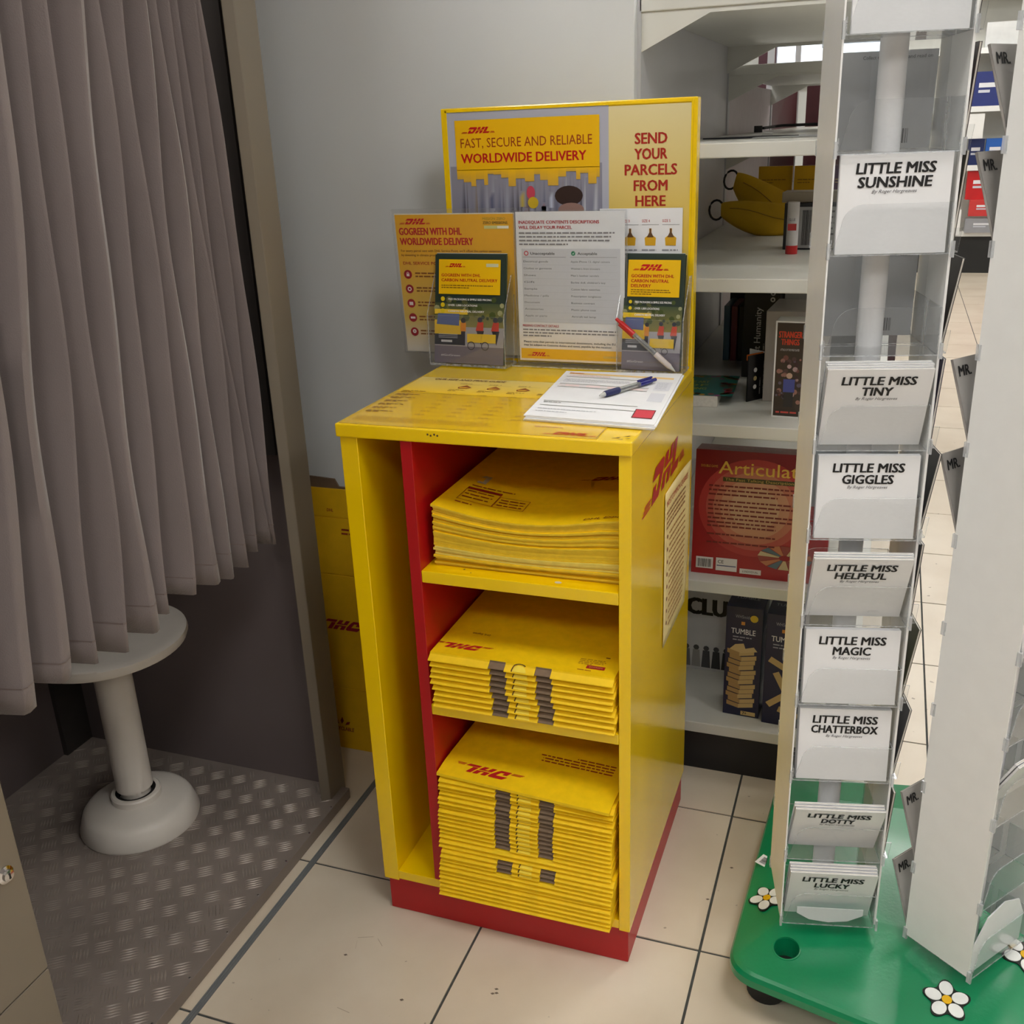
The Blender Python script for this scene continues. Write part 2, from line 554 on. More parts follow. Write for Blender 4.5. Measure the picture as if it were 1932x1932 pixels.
# ================================================================== DISPLAY CABINET
W, D = 0.468, 0.490
cab = thing('display_cabinet', 'yellow metal parcel supplies cabinet with red divider, open shelves and tall header board', 'cabinet', (0, 0, 0))
boxo('plinth', (0.006, 0.006, 0.0, W - 0.004, D - 0.004, 0.076), REDM, cab, bevel=0.0015)
boxo('side_panel', (0.0, 0.0, 0.072, 0.030, D, 0.930), YEL, cab, bevel=0.001)
rs = boxo('side_panel', (0.449, 0.0, 0.072, W, D, 0.930), YEL, cab, bevel=0.001)
boxo('back_panel', (0.030, D - 0.014, 0.072, 0.449, D, 0.930), YEL, cab)
boxo('bottom_shelf', (0.030, 0.0, 0.076, 0.449, D - 0.014, 0.094), YEL, cab, bevel=0.001)
boxo('divider', (0.104, 0.0, 0.094, 0.1235, D - 0.014, 0.930), REDM, cab, bevel=0.001)
for z0, z1 in ((0.692, 0.713), (0.446, 0.466)):
    sh = boxo('shelf', (0.1237, 0.0, z0, 0.4488, D - 0.014, z1), YEL, cab, bevel=0.0015)
    if z0 > 0.6:
        mk = Ink(base=0.0003)
        mk.disc(0.35, 0.013, 0.0055, (205, 200, 180), 1, ry=0.004).disc(0.19, 0.022, 0.0018, (70, 50, 10), 1).disc(0.205, 0.012, 0.0012, (70, 50, 10), 1)
        mk.done(sh, Matrix.Translation((0, 0, z1)), 'paint_marks')
top = build(MB().box(-0.004, -0.006, 0.930, W + 0.002, 0.460, 0.952), 'top_panel', YEL, cab, bevel=0.0025)
hd = boxo('header_board', (0.004, 0.4605, 0.930, W, 0.490, 1.409), YEL, cab, bevel=0.002)
# marks on the top's lip and corner
mk = Ink(base=0.0003)
for a, b in ((0.155, 0.944), (0.160, 0.9425), (0.166, 0.9445), (0.171, 0.943)): mk.disc(a, b, 0.0018, (90, 60, 10), 0, n=6)
mk.done(top, FRONT((0, -0.006, 0)), 'paint_chips')
mk = Ink(base=0.0003)
for a, b, r in ((0.442, 0.012, .006), (0.455, 0.022, .0055), (0.450, 0.006, .004), (0.459, 0.011, .004)):
    mk.poly([(a - r, b - r * .5), (a + r * .6, b - r * .3), (a + r, b + r * .9), (a + r * .2, b + r * .1)], (92, 62, 12), 0)
mk.done(top, Matrix.Translation((0, 0, 0.952)), 'corner_mark')
# logo on the right side
lg = Ink(base=0.0005)
lg.logo(0.122, 0.806, 0.055, (176, 16, 26))
lg.done(rs, frame((W, 0, 0), (0, 1, 0), (0, 0, 1)), 'side_logo', gloss=True)

# header print
hp = Ink(base=0.0005)
X0, X1, Z0, Z1 = 0.016, 0.458, 0.960, 1.402
hp.rect(X0, Z0, 0.316, Z1, (176, 178, 192), 0)
hp.grad(0.316, 1.20, X1, 1.40, (222, 190, 84), (226, 212, 160), 0)
hp.rect(0.316, Z0, X1, 1.20, (222, 190, 84), 0)
rn = random.Random(5)
# street photograph: blurred vertical buildings and people under the yellow band
cols = [(96, 98, 118), (130, 130, 148), (164, 166, 182), (84, 80, 88), (116, 96, 96), (196, 198, 206), (132, 116, 96), (104, 106, 130), (66, 62, 76)]
def soft(x0, y0, x1, y1, c, bg, L, cb=None):
    """strip fading out sideways and upwards like motion blur"""
    c = lin(c); g_ = lin(bg); xm = (x0 + x1) / 2; ym = y0 + (y1 - y0) * .6
    P_ = [(x0, y0), (xm, y0), (x1, y0), (x0, ym), (xm, ym), (x1, ym), (x0, y1), (xm, y1), (x1, y1)]
    C_l = [g_, c, g_, g_, c, g_, g_, g_, g_]
    hp._add(P_, [(0, 1, 4, 3), (1, 2, 5, 4), (3, 4, 7, 6), (4, 5, 8, 7)], C_l, L)
BGc = (138, 138, 154)
hp.rect(0.018, 1.10, 0.304, 1.31, BGc, 1)
x = 0.034; q = 0
while x < 0.290:
    w_ = rn.uniform(0.008, 0.022)
    soft(x, 1.12, min(x + w_, 0.303), rn.uniform(1.285, 1.31), rn.choice(cols), BGc, 2 + .1 * (q % 5)); x += w_ * 0.62; q += 1
for i in range(34):
    a = rn.uniform(0.04, 0.28); b = rn.uniform(1.16, 1.258)
    c = rn.choice([(160, 84, 84), (190, 168, 70), (190, 196, 214), (60, 56, 64), (90, 92, 120), (150, 116, 104)])
    soft(a, b - .02, a + rn.uniform(.006, .014), b + .008, c, BGc, 3)
hp.disc(0.243, 1.256, 0.026, (52, 36, 32), 4, ry=0.017).disc(0.247, 1.232, 0.024, (150, 118, 108), 5, ry=0.012)
hp.disc(0.172, 1.262, 0.008, (196, 70, 90), 4, ry=.012).disc(0.176, 1.245, 0.010, (206, 174, 40), 5, ry=.01)
hp.rect(0.031, 1.303, 0.300, 1.388, (238, 186, 8), 6)
x = 0.031
while x < 0.298:
    w_ = min(rn.uniform(0.006, 0.02), 0.300 - x)
    hp.grad(x, 1.303 - rn.uniform(0.006, 0.03), x + w_, 1.304, (206, 164, 60), (238, 186, 8), 6); x += w_
hp.logo(0.054, 1.3655, 0.0105, (190, 20, 24), layer=8)
hp.text('FAST, SECURE AND RELIABLE', 0.041, 1.3415, 0.0155, (156, 60, 20), w=0.246, layer=8)
hp.text('WORLDWIDE DELIVERY', 0.041, 1.3155, 0.0155, (186, 16, 22), w=0.235, bold=0.025, layer=8)
for i, (tx, wd_) in enumerate((('SEND', .055), ('YOUR', .056), ('PARCELS', .090), ('FROM', .058), ('HERE', .052))):
    hp.text(tx, 0.390, (1.3385, 1.3135, 1.288, 1.262, 1.2365)[i], 0.0170, (170, 42, 30), w=wd_, bold=0.03, align='c', layer=3)
hp.done(hd, FRONT((0, 0.4605, 0)), 'header_poster', gloss=True)
ed = MB()
for b in ((X0 - .003, .4585, Z0, X0, .4605, Z1 + .003), (X0 - .003, .4585, Z1, X1 + .003, .4605, Z1 + .003), (X1, .4585, Z0, X1 + .003, .4605, Z1)): ed.box(*b)
build(ed, 'poster_rim', YEL, hd)

# price guide stuck on the top
pg = thing('price_guide_sheet', 'large yellow price guide sheet stuck flat on the cabinet top', 'sign', (0, 0, 0.952))
boxo('sheet', (0.002, -0.003, 0.0, 0.418, 0.312, 0.0008), mat('yellow_laminated_sheet', (236, 192, 20), 0.2, var=0.02, coat=0.6), pg)
ik = Ink(base=0.0010)
ik.grad(0.003, 0.20, 0.417, 0.311, (236, 194, 20), (228, 206, 120), 0)
BR = (138, 92, 14)
ik.text('OUR SIZE AND PRICE GUIDE', 0.035, 0.292, 0.0105, (110, 62, 20), w=0.135, bold=0.02, shear=0.0)
for i, nm in enumerate(('ENVELOPE', 'SIZE 1', 'SIZE 2', 'SIZE 3', 'SIZE 4', 'SIZE 5')):
    cx = 0.095 + i * 0.054
    ik.text(nm, cx, 0.270, 0.0048, BR, w=0.022); ik.rect(cx, 0.267, cx + 0.042, 0.2676, BR, 2)
    ik.poly([(cx + .008, .238), (cx + .024, .238), (cx + .030, .247), (cx + .016, .262), (cx + .005, .247)], (150, 84, 24), 2)
    ik.poly([(cx + .010, .241), (cx + .022, .241), (cx + .025, .246), (cx + .008, .246)], (226, 180, 40), 3)
    ik.para(cx - 0.004, 0.226, 0.03, 2, 0.007, 0.0025, BR, seed=i)
    for r_ in range(7):
        yy = 0.196 - r_ * 0.022
        ik.text('£%d.99' % (6 + i * 4 + r_ * 2), cx + 0.006, yy, 0.0048, BR, w=0.016)
for r_ in range(7):
    yy = 0.206 - r_ * 0.022
    ik.para(0.012, yy, 0.046, 2, 0.006, 0.003, BR, seed=40 + r_)
    ik.rect(0.01, yy - 0.012, 0.41, yy - 0.0115, (180, 136, 20), 1)
ik.para(0.012, 0.040, 0.24, 6, 0.0048, 0.0015, (200, 160, 20), seed=77)
ik.para(0.31, 0.040, 0.09, 1, 0.005, 0.0022, (170, 90, 20), seed=78)
ik.logo(0.345, 0.006, 0.0135, (188, 70, 16))
ik.outline(0.003, -0.002, 0.417, 0.311, 0.0008, (150, 112, 10), 3)
ik.done(pg, Matrix())

# ---------------------------------------------------------------- acrylic helpers
def pane(mb, b, thin):
    """clear slab: broad faces clear, narrow edges the brighter edge material"""
    x0, y0, z0, x1, y1, z1 = b
    vs = [(x0, y0, z0), (x1, y0, z0), (x1, y1, z0), (x0, y1, z0), (x0, y0, z1), (x1, y0, z1), (x1, y1, z1), (x0, y1, z1)]
    fs = {0: [(3, 0, 4, 7), (1, 2, 6, 5)], 1: [(0, 1, 5, 4), (2, 3, 7, 6)], 2: [(0, 3, 2, 1), (4, 5, 6, 7)]}
    for ax in fs:
        mb.add(vs, fs[ax], 0 if ax == thin else 1)
    return mb

# leaflets in two clear holders
def leaflet_print(w_, h_, three=False):
    i = Ink(base=0.0006)
    i.rect(0, 0, w_, h_, (44, 58, 50), 0)
    i.grad(0, h_ * .28, w_, h_ * .56, (150, 140, 70), (70, 84, 58), 1)
    i.rect(0, 0, w_, h_ * .16, (116, 108, 122), 2)
    i.rect(0, h_ * .16, w_, h_ * .34, (170, 166, 170), 2)
    rn = random.Random(11)
    for k in range(40):
        i.disc(rn.uniform(.02, .98) * w_, rn.uniform(.36, .60) * h_, rn.uniform(.02, .05) * w_, rn.choice([(70, 84, 40), (120, 120, 60), (54, 70, 50), (160, 160, 120), (96, 98, 60)]), 3, n=7)
    # van
    i.rect(0, h_ * .17, w_ * .42, h_ * .36, (40, 42, 52), 4)
    i.rect(0, h_ * .27, w_ * .42, h_ * .40, (232, 190, 40), 5)
    i.poly([(w_ * .03, h_ * .36), (w_ * .36, h_ * .35), (w_ * .36, h_ * .46), (w_ * .05, h_ * .46)], (90, 104, 150), 6)
    i.rect(0, h_ * .455, w_ * .48, h_ * .50, (236, 200, 60), 5)
    i.rect(w_ * .10, h_ * .195, w_ * .26, h_ * .215, (210, 210, 214), 6)
    for k in range(3): i.rect(w_ * .06, h_ * (.235 + .015 * k), w_ * .34, h_ * (.241 + .015 * k), (170, 172, 180), 6)
    # riders with yellow cargo boxes
    i.disc(w_ * .42, h_ * .40, w_ * .035, (40, 36, 40), 7).rect(w_ * .38, h_ * .30, w_ * .46, h_ * .38, (226, 140, 30), 7).rect(w_ * .39, h_ * .17, w_ * .45, h_ * .30, (40, 38, 52), 7)
    for cx in (.66, .88):
        i.disc(w_ * cx, h_ * .41, w_ * .035, (40, 44, 60), 7)
        i.poly([(w_ * (cx - .06), h_ * .31), (w_ * (cx + .05), h_ * .31), (w_ * (cx + .05), h_ * .39), (w_ * (cx - .03), h_ * .39)], (206, 60, 34), 7)
        i.poly([(w_ * (cx - .05), h_ * .31), (w_ * (cx + .06), h_ * .31), (w_ * (cx + .02), h_ * .18)], (34, 32, 44), 7)
    for cx in (.56, .76):
        i.rect(w_ * (cx - .08), h_ * .20, w_ * (cx + .13), h_ * .28, (236, 196, 30), 8)
        i.ring(w_ * (cx - .02), h_ * .17, w_ * .045, w_ * .055, (40, 40, 44), 9)
    for r_, t_ in enumerate(('FREE PACKAGING & SIMPLE SIZE PRICING', 'OVER 1,000 LOCATIONS', 'CARBON NEUTRAL DELIVERY')):
        yy = h_ * (.585 - r_ * .055)
        i.disc(w_ * .12, yy + h_ * .010, w_ * .03, (226, 200, 30), 9, n=10)
        i.text(t_, w_ * .2, yy, h_ * .017, (240, 240, 240), w=w_ * (.62, .42, .52)[r_], bold=.02, layer=9)
    i.text('#GoGreen', w_ * .1, h_ * .065, h_ * .018, (220, 220, 226), w=w_ * .28, layer=9)
    i.rect(w_ * .06, h_ * .64, w_ * .94, h_ * .955, (240, 192, 4), 9)
    if three:
        i.logo(w_ * .24, h_ * .865, h_ * .052, (200, 16, 24), layer=11)
        for r_, (t_, q) in enumerate((('GOGREEN WITH DHL', .72), ('CARBON NEUTRAL', .64), ('DELIVERY', .34))):
            i.text(t_, w_ * .12, h_ * (.805 - r_ * .042), h_ * .026, (190, 30, 20), w=w_ * q, bold=.03, layer=11)
        i.para(w_ * .12, h_ * .695, w_ * .7, 3, h_ * .018, h_ * .007, (130, 90, 20), seed=3, layer=11)
    else:
        i.logo(w_ * .20, h_ * .885, h_ * .034, (200, 16, 24), layer=11)
        i.rect(w_ * .74, h_ * .89, w_ * .91, h_ * .92, (206, 206, 170), 11)
        i.text('GOGREEN WITH DHL', w_ * .10, h_ * .80, h_ * .026, (190, 50, 20), w=w_ * .56, bold=.03, layer=11)
        i.text('CARBON NEUTRAL DELIVERY', w_ * .10, h_ * .755, h_ * .026, (190, 50, 20), w=w_ * .80, bold=.03, layer=11)
        i.para(w_ * .10, h_ * .715, w_ * .8, 2, h_ * .020, h_ * .008, (130, 90, 20), seed=4, layer=11)
    return i

def leaflet_holder(origin, ang, lean, w_, label, three, n, lab_l):
    Mh = rotz(ang, origin)
    h = thing('leaflet_holder', label, 'holder', Mh)
    mb = MB()
    L = 0.006
    pane(mb, (-L, 0.000, 0.004, w_ + L, 0.0018, 0.095), 1)
    pane(mb, (-L, 0.0, 0.0, w_ + L, 0.055, 0.004), 2)
    for xx in (-L - .0016, w_ + L):
        a, b = (0.0, 0.0), (0.060, 0.0)
        mb.prism([(0, 0), (0.040, 0), (0.056, 0.165), (0.042, 0.165), (0.0, 0.095)], xx, xx + .0016, axis=0, mi=0, side=1)
    mb.add([(-L, 0.036, 0), (w_ + L, 0.036, 0), (w_ + L, 0.052, 0.165), (-L, 0.052, 0.165), (-L, 0.038, 0), (w_ + L, 0.038, 0), (w_ + L, 0.054, 0.165), (-L, 0.054, 0.165)],
           [(0, 1, 2, 3), (4, 5, 6, 7), (2, 3, 7, 6)], 0)
    build(mb, 'holder_body', [CLEAR, CLEARE], h)
    hh = 0.200
    proto = None
    for k in range(n):
        Ml = Mh @ Matrix.Translation((0, 0.006 + k * 0.0034, 0.0045)) @ Matrix.Rotation(-lean, 4, 'X')
        Ml = Ml @ Matrix.Translation((random.uniform(-.002, .002) if k else 0, 0, -0.0005 * k + (0.002 if k == 1 else 0)))
        lf = thing('leaflet', lab_l if k == 0 else '%s leaflet from the front in the %s clear holder' % (ORD[k], 'right' if three else 'left'), 'leaflet', Ml, group=None if k == 0 else 'spare leaflets behind, %s' % ('right holder' if three else 'left holder'))
        boxo('leaflet_body', (0, 0, 0, w_, 0.0018, hh), mat('leaflet_card', (60, 74, 62), 0.4), lf)
        if k == 0:
            leaflet_print(w_, hh, three).done(lf, FRONT((0, 0, 0)), gloss=True)
        else:
            boxo('leaflet_edge', (0, 0.0002, hh, w_, 0.0016, hh + .0006), PAPER, lf)
leaflet_holder((-0.0145, 0.400, 0.9545), R(-3), R(9), 0.143, 'clear plastic leaflet holder at the left end of the cabinet top', False, 4,
               'yellow and green carbon neutral delivery leaflet, front copy in the left clear holder')
leaflet_holder((0.350, 0.405, 0.9545), R(-3), R(8), 0.106, 'clear plastic leaflet holder with a pen in it, right corner of the cabinet top', True, 5,
               'narrow carbon neutral delivery leaflet, front copy in the right clear holder')

# red and clear pen in the right holder
def pen(name, label, M, barrel, grip, clip, L=0.142):
    p = thing(name, label, 'pen', M)
    build(MB().tube([(0.012, 0, 0), (0.014, 0, 0), (0.045, 0, 0), (0.047, 0, 0)], 0.005, 12, rs=[.0044, .0052, .0054, .0050]), 'grip', grip, p)
    build(MB().tube([(0, 0, 0), (0.004, 0, 0), (0.012, 0, 0)], 0.002, 10, rs=[.0007, .0022, .0042]), 'tip', mat('clear_tip', (190, 190, 186), .15), p)
    build(MB().tube([(0.047, 0, 0), (0.098, 0, 0)], 0.0046, 12), 'barrel', barrel, p)
    build(MB().tube([(0.050, 0, 0), (0.096, 0, 0)], 0.0016, 8), 'refill', BLACK, p)
    cap_ = build(MB().tube([(0.098, 0, 0), (0.128, 0, 0), (0.131, 0, 0), (0.140, 0, 0)], 0.005, 12, rs=[.005, .0047, .0032, .003]), 'cap', clip, p)
    build(MB().box(0.094, -0.0016, 0.0048, 0.130, 0.0016, 0.0072), 'clip', clip, cap_)
    return p
BLUEP = mat('blue_plastic', (28, 30, 120), 0.25)
BGRIP = mat('navy_rubber', (24, 32, 84), 0.55)
PBAR = clear_mat('pen_barrel', tint=(0.72, 0.74, 0.72), gloss=0.08, haze=0.2)
REDP = mat('red_plastic', (190, 30, 36), 0.3)
Mp = frame((0.452, 0.392, 0.962), (-0.105, 0.004, 0.088), (0.3, 1, 0.3))
pen('pen', 'red and clear ballpoint pen lying slanted in the right leaflet holder', Mp, PBAR, mat('clear_grip', (200, 190, 186), .2), REDP)

# centre sign holder with notice
sg = thing('sign_holder', 'clear acrylic stand with a white printed notice about contents descriptions', 'sign', frame((0.1505, 0.430, 0.9535), (1, -0.02, 0), (0, 1, 0)))
mb = MB()
pane(mb, (-.004, 0.0, 0.0, .206, .0015, .280), 1)
pane(mb, (-.004, 0.0035, 0.0, .206, .0050, .280), 1)
pane(mb, (-.012, -0.012, 0.0, .214, .022, .0025), 2)
build(mb, 'holder_body', [CLEAR, CLEARE], sg)
boxo('notice_sheet', (0.0, 0.0018, 0.010, .202, .0030, .278), PAPER, sg)
i = Ink(base=0.0003)
w_ = .202
HR = (172, 30, 44)
i.grad(0, .010, w_, .07, (246, 226, 200), (235, 233, 234), 0)
i.text('INADEQUATE CONTENTS DESCRIPTIONS', .006, .2575, .0052, HR, w=.150, bold=.03)
i.text('WILL DELAY YOUR PARCEL', .006, .2485, .0052, HR, w=.100, bold=.03)
i.para(.006, .240, .185, 4, .0065, .0026, (130, 128, 132), seed=5)
i.rect(.010, .082, .194, .214, (198, 200, 206), 1)
i.ring(.019, .206, .0028, .0042, (200, 40, 60), 3); i.text('Unacceptable', .027, .2035, .0045, DK, w=.046, bold=.02)
i.disc(.108, .206, .0040, (40, 130, 90), 3); i.poly([(.1062, .2062), (.1078, .2040), (.1105, .2082), (.1078, .2056)], (235, 240, 235), 4)
i.text('Acceptable', .116, .2035, .0045, DK, w=.036, bold=.02)
i.rect(.012, .199, .094, .1996, GREY, 2); i.rect(.102, .199, .188, .1996, GREY, 2)
for r_, (a, b) in enumerate((('Electrical goods', 'Apple iPhone 13, digital camera'), ('Clothes or garments', 'Women\'s linen trousers'), ('Shoes', 'Men\'s leather sandals'), ('Gift', 'Barbie doll, children\'s toy'), ('Sample', 'Cotton fabric swatches'), ('Medicine / pills', 'Prescription sunglasses'), ('Document', 'Business contract'), ('Accessories', 'Plastic phone case'), ('Apple or parts', 'Aircraft tail lamp'))):
    yy = .190 - r_ * .0122
    i.text(a, .013, yy, .0032, (90, 90, 94), w=.012 + .0022 * len(a)); i.text(b, .103, yy, .0032, (90, 90, 94), w=.010 + .0020 * len(b))
    i.rect(.012, yy - .0045, .188, yy - .0042, (176, 178, 184), 2)
i.text('MISSING CONTACT DETAILS', .008, .0735, .0042, HR, w=.070, bold=.02)
i.para(.008, .067, .185, 3, .0056, .0024, (130, 128, 132), seed=6, last=.3)
i.text('Please note that parcels to international destinations, including the EU,', .009, .044, .0036, DK, w=.178, bold=.015)
i.text('may be subject to Customs duties and taxes, payable by the receiver.', .009, .038, .0036, DK, w=.170, bold=.015)
i.rect(.003, .014, .199, .033, (240, 184, 10), 1)
i.logo(.022, .019, .0072, (196, 30, 24)); i.text('GOGREEN', .162, .0195, .004, (170, 170, 120), w=.030)
i.done(sg, FRONT((0, .0018, 0)), 'notice_print')

# left poster in a clear sleeve
ps = thing('poster', 'yellow carbon offset poster in a clear sleeve, standing behind the left leaflet holder', 'poster', frame((-0.1005, 0.4555, 0.9645), (1, -0.02, 0), (0.02, 1, 0.06)))
def curl(x, y, z):
    return (x, y, z)
boxo('poster_sheet', (0.006, 0.0012, 0.003, 0.248, 0.0020, 0.266), mat('poster_paper', (232, 226, 206), .5), ps)
mb = MB(); pane(mb, (0, 0, 0, .252, .0008, .274), 1); pane(mb, (0, 0.0026, 0, .252, .0034, .274), 1)
build(mb, 'clear_sleeve', [CLEARL, CLEARE], ps)
i = Ink(base=0.0002)
i.grad(.007, .07, .247, .200, (222, 190, 90), (238, 180, 6), 0); i.rect(.007, .200, .247, .264, (238, 180, 6), 0)
i.grad(.007, .004, .247, .07, (232, 226, 214), (222, 190, 90), 0)
i.logo(.026, .2465, .0105, (196, 22, 24))
i.text('WORLDWIDE DELIVERY', .014, .209, .0125, (186, 26, 22), w=.150, bold=.035)
i.text('GOGREEN WITH DHL', .014, .2275, .0125, (186, 26, 22), w=.128, bold=.035)
i.text('For every parcel sent with DHL Service Point, we\'ll offset the carbon emissions', .014, .196, .0040, (120, 60, 16), w=.205, bold=.01)
i.text('by investing in climate protection projects', .014, .188, .0040, (120, 60, 16), w=.110, bold=.01)
i.text('MISSION ZERO', .186, .2535, .0045, (150, 140, 40), w=.044); i.text('ZERO EMISSIONS', .186, .2465, .0045, (90, 80, 20), w=.048, bold=.02)
i.rect(.188, .238, .236, .2435, (206, 208, 140), 2); i.rect(.214, .2385, .236, .243, (236, 236, 220), 3)
i.text('DHL SERVICE POINT AT A GLANCE', .016, .172, .0055, (176, 60, 20), w=.150, bold=.02)
for r_ in range(5):
    yy = .1535 - r_ * .0278
    i.disc(.0235 + r_ * .0006, yy, .0085, (158, 24, 36), 2)
    (lambda a, b: (i.rect(a - .003, b - .0035, a + .003, b + .0015, (236, 220, 220), 3), i.ring(a, b + .002, .0016, .0026, (236, 220, 220), 3, n=10)) if r_ == 0 else
        (i.ring(a, b, .0022, .0042, (236, 220, 220), 3) if r_ == 1 else (i.rect(a - .004, b - .0035, a + .004, b + .0030, (236, 220, 220), 3) if r_ == 2 else (i.rect(a - .005, b - .002, a + .005, b + .002, (236, 220, 220), 3) if r_ == 3 else i.ring(a, b + .001, .0012, .0040, (236, 220, 220), 3)))))(.0235 + r_ * .0006, yy)
    i.para(.039, yy + .001, .10, 2, .006, .0028, (140, 84, 20), seed=20 + r_)
i.done(ps, FRONT((0, .0012, 0)), 'poster_print')

# white sheet with icons taped to header
ws = thing('notice_sheet', 'white sheet with small parcel pictures on the header board, behind the right leaflet holder', 'notice', FRONT((0.300, 0.4575, 1.125)))
boxo('sheet', (0, 0, -0.0006, .147, .108, 0), PAPER, ws)
i = Ink(base=0.0002)
for k_, nm in enumerate(('SIZE 3', 'SIZE 4', 'SIZE 5')):
    cx = .040 + k_ * .036
    i.text(nm, cx, .0845, .0045, (186, 60, 60), w=.014); i.rect(cx, .080, cx + .030, .0806, GREY, 2)
    i.poly([(cx + .006, .045), (cx + .024, .045), (cx + .025, .058), (cx + .017, .064), (cx + .017, .074), (cx + .013, .074), (cx + .013, .064), (cx + .005, .058)], (214, 164, 20), 2)
    i.poly([(cx + .009, .059), (cx + .021, .059), (cx + .0165, .068), (cx + .0165, .074), (cx + .0135, .074), (cx + .0135, .068)], (96, 64, 30), 3)
    i.para(cx, .036, .028, 2, .007, .0025, (150, 150, 156), seed=k_)
i.done(ws, Matrix())

# papers and pen on the top
def sheet_o(name, corners, z, th, mt, parent):
    mb = MB(); mb.prism(corners, z, z + th); return build(mb, name, mt, parent)
A, B, C_, D_ = (0.284, 0.071), (0.262, 0.368), (0.468, 0.383), (0.489, 0.058)
docs = []
for k_ in range(4):
    dx, dy = (0.0016 * ((k_ * 7) % 3 - 1)), -0.002 * (3 - k_) * (1 if k_ % 2 else .4)
    t_ = thing('form_pad', ['white form pad, bottom one of the pile on the cabinet top', 'white form pad, third from the top of the pile on the cabinet', 'white form pad, second from the top of the pile on the cabinet', 'white customs form with a red square, topmost on the cabinet top'][k_], 'paper', (0, 0, 0.9531 + k_ * 0.0021), group='pads of forms on the cabinet top')
    mb = MB()
    cs = [(p[0] + dx, p[1] + dy) for p in (A, D_, C_, B)]
    mb.prism(cs, 0, 0.0018)
    build(mb, 'sheets', PAPER, t_)
ex = (D_[0] - A[0], D_[1] - A[1]); ey = (B[0] - A[0], B[1] - A[1])
wf = math.hypot(*ex); hf = math.hypot(*ey)
fT = lambda x, y: (A[0] + ex[0] * x + ey[0] * y, A[1] + ex[1] * x + ey[1] * y - 0.0)
i = Ink(T=fT, base=0.0021)
i.rect(.04, .93, .96, .97, (240, 206, 140), 0); i.text('DHL EXPRESS', .05, .935, .026, (200, 70, 30), w=.12)
i.text('CUSTOMS DECLARATION FORM', .06, .885, .018, (210, 110, 100), w=.36)
for y_ in (.86, .69, .62, .30, .21): i.rect(.04, y_, .80, y_ + .007, (120, 118, 110), 1)
i.rect(.04, .63, .80, .685, (226, 220, 222), 0)
for k_ in range(4): i.rect(.1 + .18 * k_, .64, .22 + .18 * k_, .675, (236, 214, 214), 1)
i.para(.05, .80, .6, 3, .03, .008, (190, 192, 200), seed=9); i.para(.05, .27, .3, 1, .03, .010, (110, 110, 110), seed=10); i.para(.05, .14, .5, 2, .05, .009, (180, 182, 188), seed=12)
i.rect(.84, .66, .97, .86, (218, 220, 228), 1); i.rect(.84, .42, .96, .60, (214, 216, 224), 1)
for k_ in range(5): i.para(.85, .82 - .03 * k_, .1, 1, .02, .007, (170, 172, 184), seed=k_ + 30, last=.9)
i.rect(.80, .09, .955, .25, (206, 60, 76), 1); i.outline(.80, .09, .955, .25, .006, (60, 50, 50), 3)
i.done(t_, Matrix(), 'form_print')
pen('pen', 'navy blue and clear ballpoint pen lying on the customs form', frame((0.371, 0.184, 0.9672), (0.064, 0.124, 0.0), (-1, 0.5, 0)), PBAR, BGRIP, BLUEP)

# sheet on the cabinet's right side
si = thing('side_notice', 'cream printed sheet curling off the right side of the yellow cabinet', 'notice', frame((W + 0.0012, 0.236, 0.500), (0, 1, 0), (0, 0, 1)))
def swarp(x, y, z):
    c = max(0.0, (y / .29 - .72)) * max(0.0, x / .2 - .25)
    return (x, y + 0.02 * c * 0 - (0.04 * (x / .2) if y > .25 and x < .12 else 0) * 0, z + 0.09 * c * c + 0.010 * (x / .2) ** 2 * math.sin(y * 9) * .6 + .0004)
mb = MB()
mb.grid(lambda u, v: swarp(u * .198, v * .290, 0), 14, 18)
o = build(mb, 'sheet', mat('cream_paper', (236, 214, 150), .5), si)
so = o.modifiers.new('thick', 'SOLIDIFY'); so.thickness = 0.0004
i = Ink(base=0.0008)
i.text('MOST COMMON QUERIES', .012, .262, .010, (176, 70, 50), w=.165, bold=.02)
for r_ in range(4): i.para(.012, .248 - r_ * .009, .165, 1, .01, .0035, (150, 100, 50), seed=50 + r_, last=.9)
for r_ in range(16):
    yy = .205 - r_ * .0118
    if r_ % 2 == 0: i.disc(.022, yy, .004, (130, 60, 30), 1, n=8)
    i.para(.036, yy, .135, 1, .01, .0032, (176, 124, 62), seed=60 + r_, last=.93)
# subdivide the print by keeping strokes short, then lay it on the curl
i.done(si, Matrix(), 'side_print', warp=lambda x, y, z: (lambda q: (q[0], q[1], q[2] + z))(swarp(x, y, 0)))

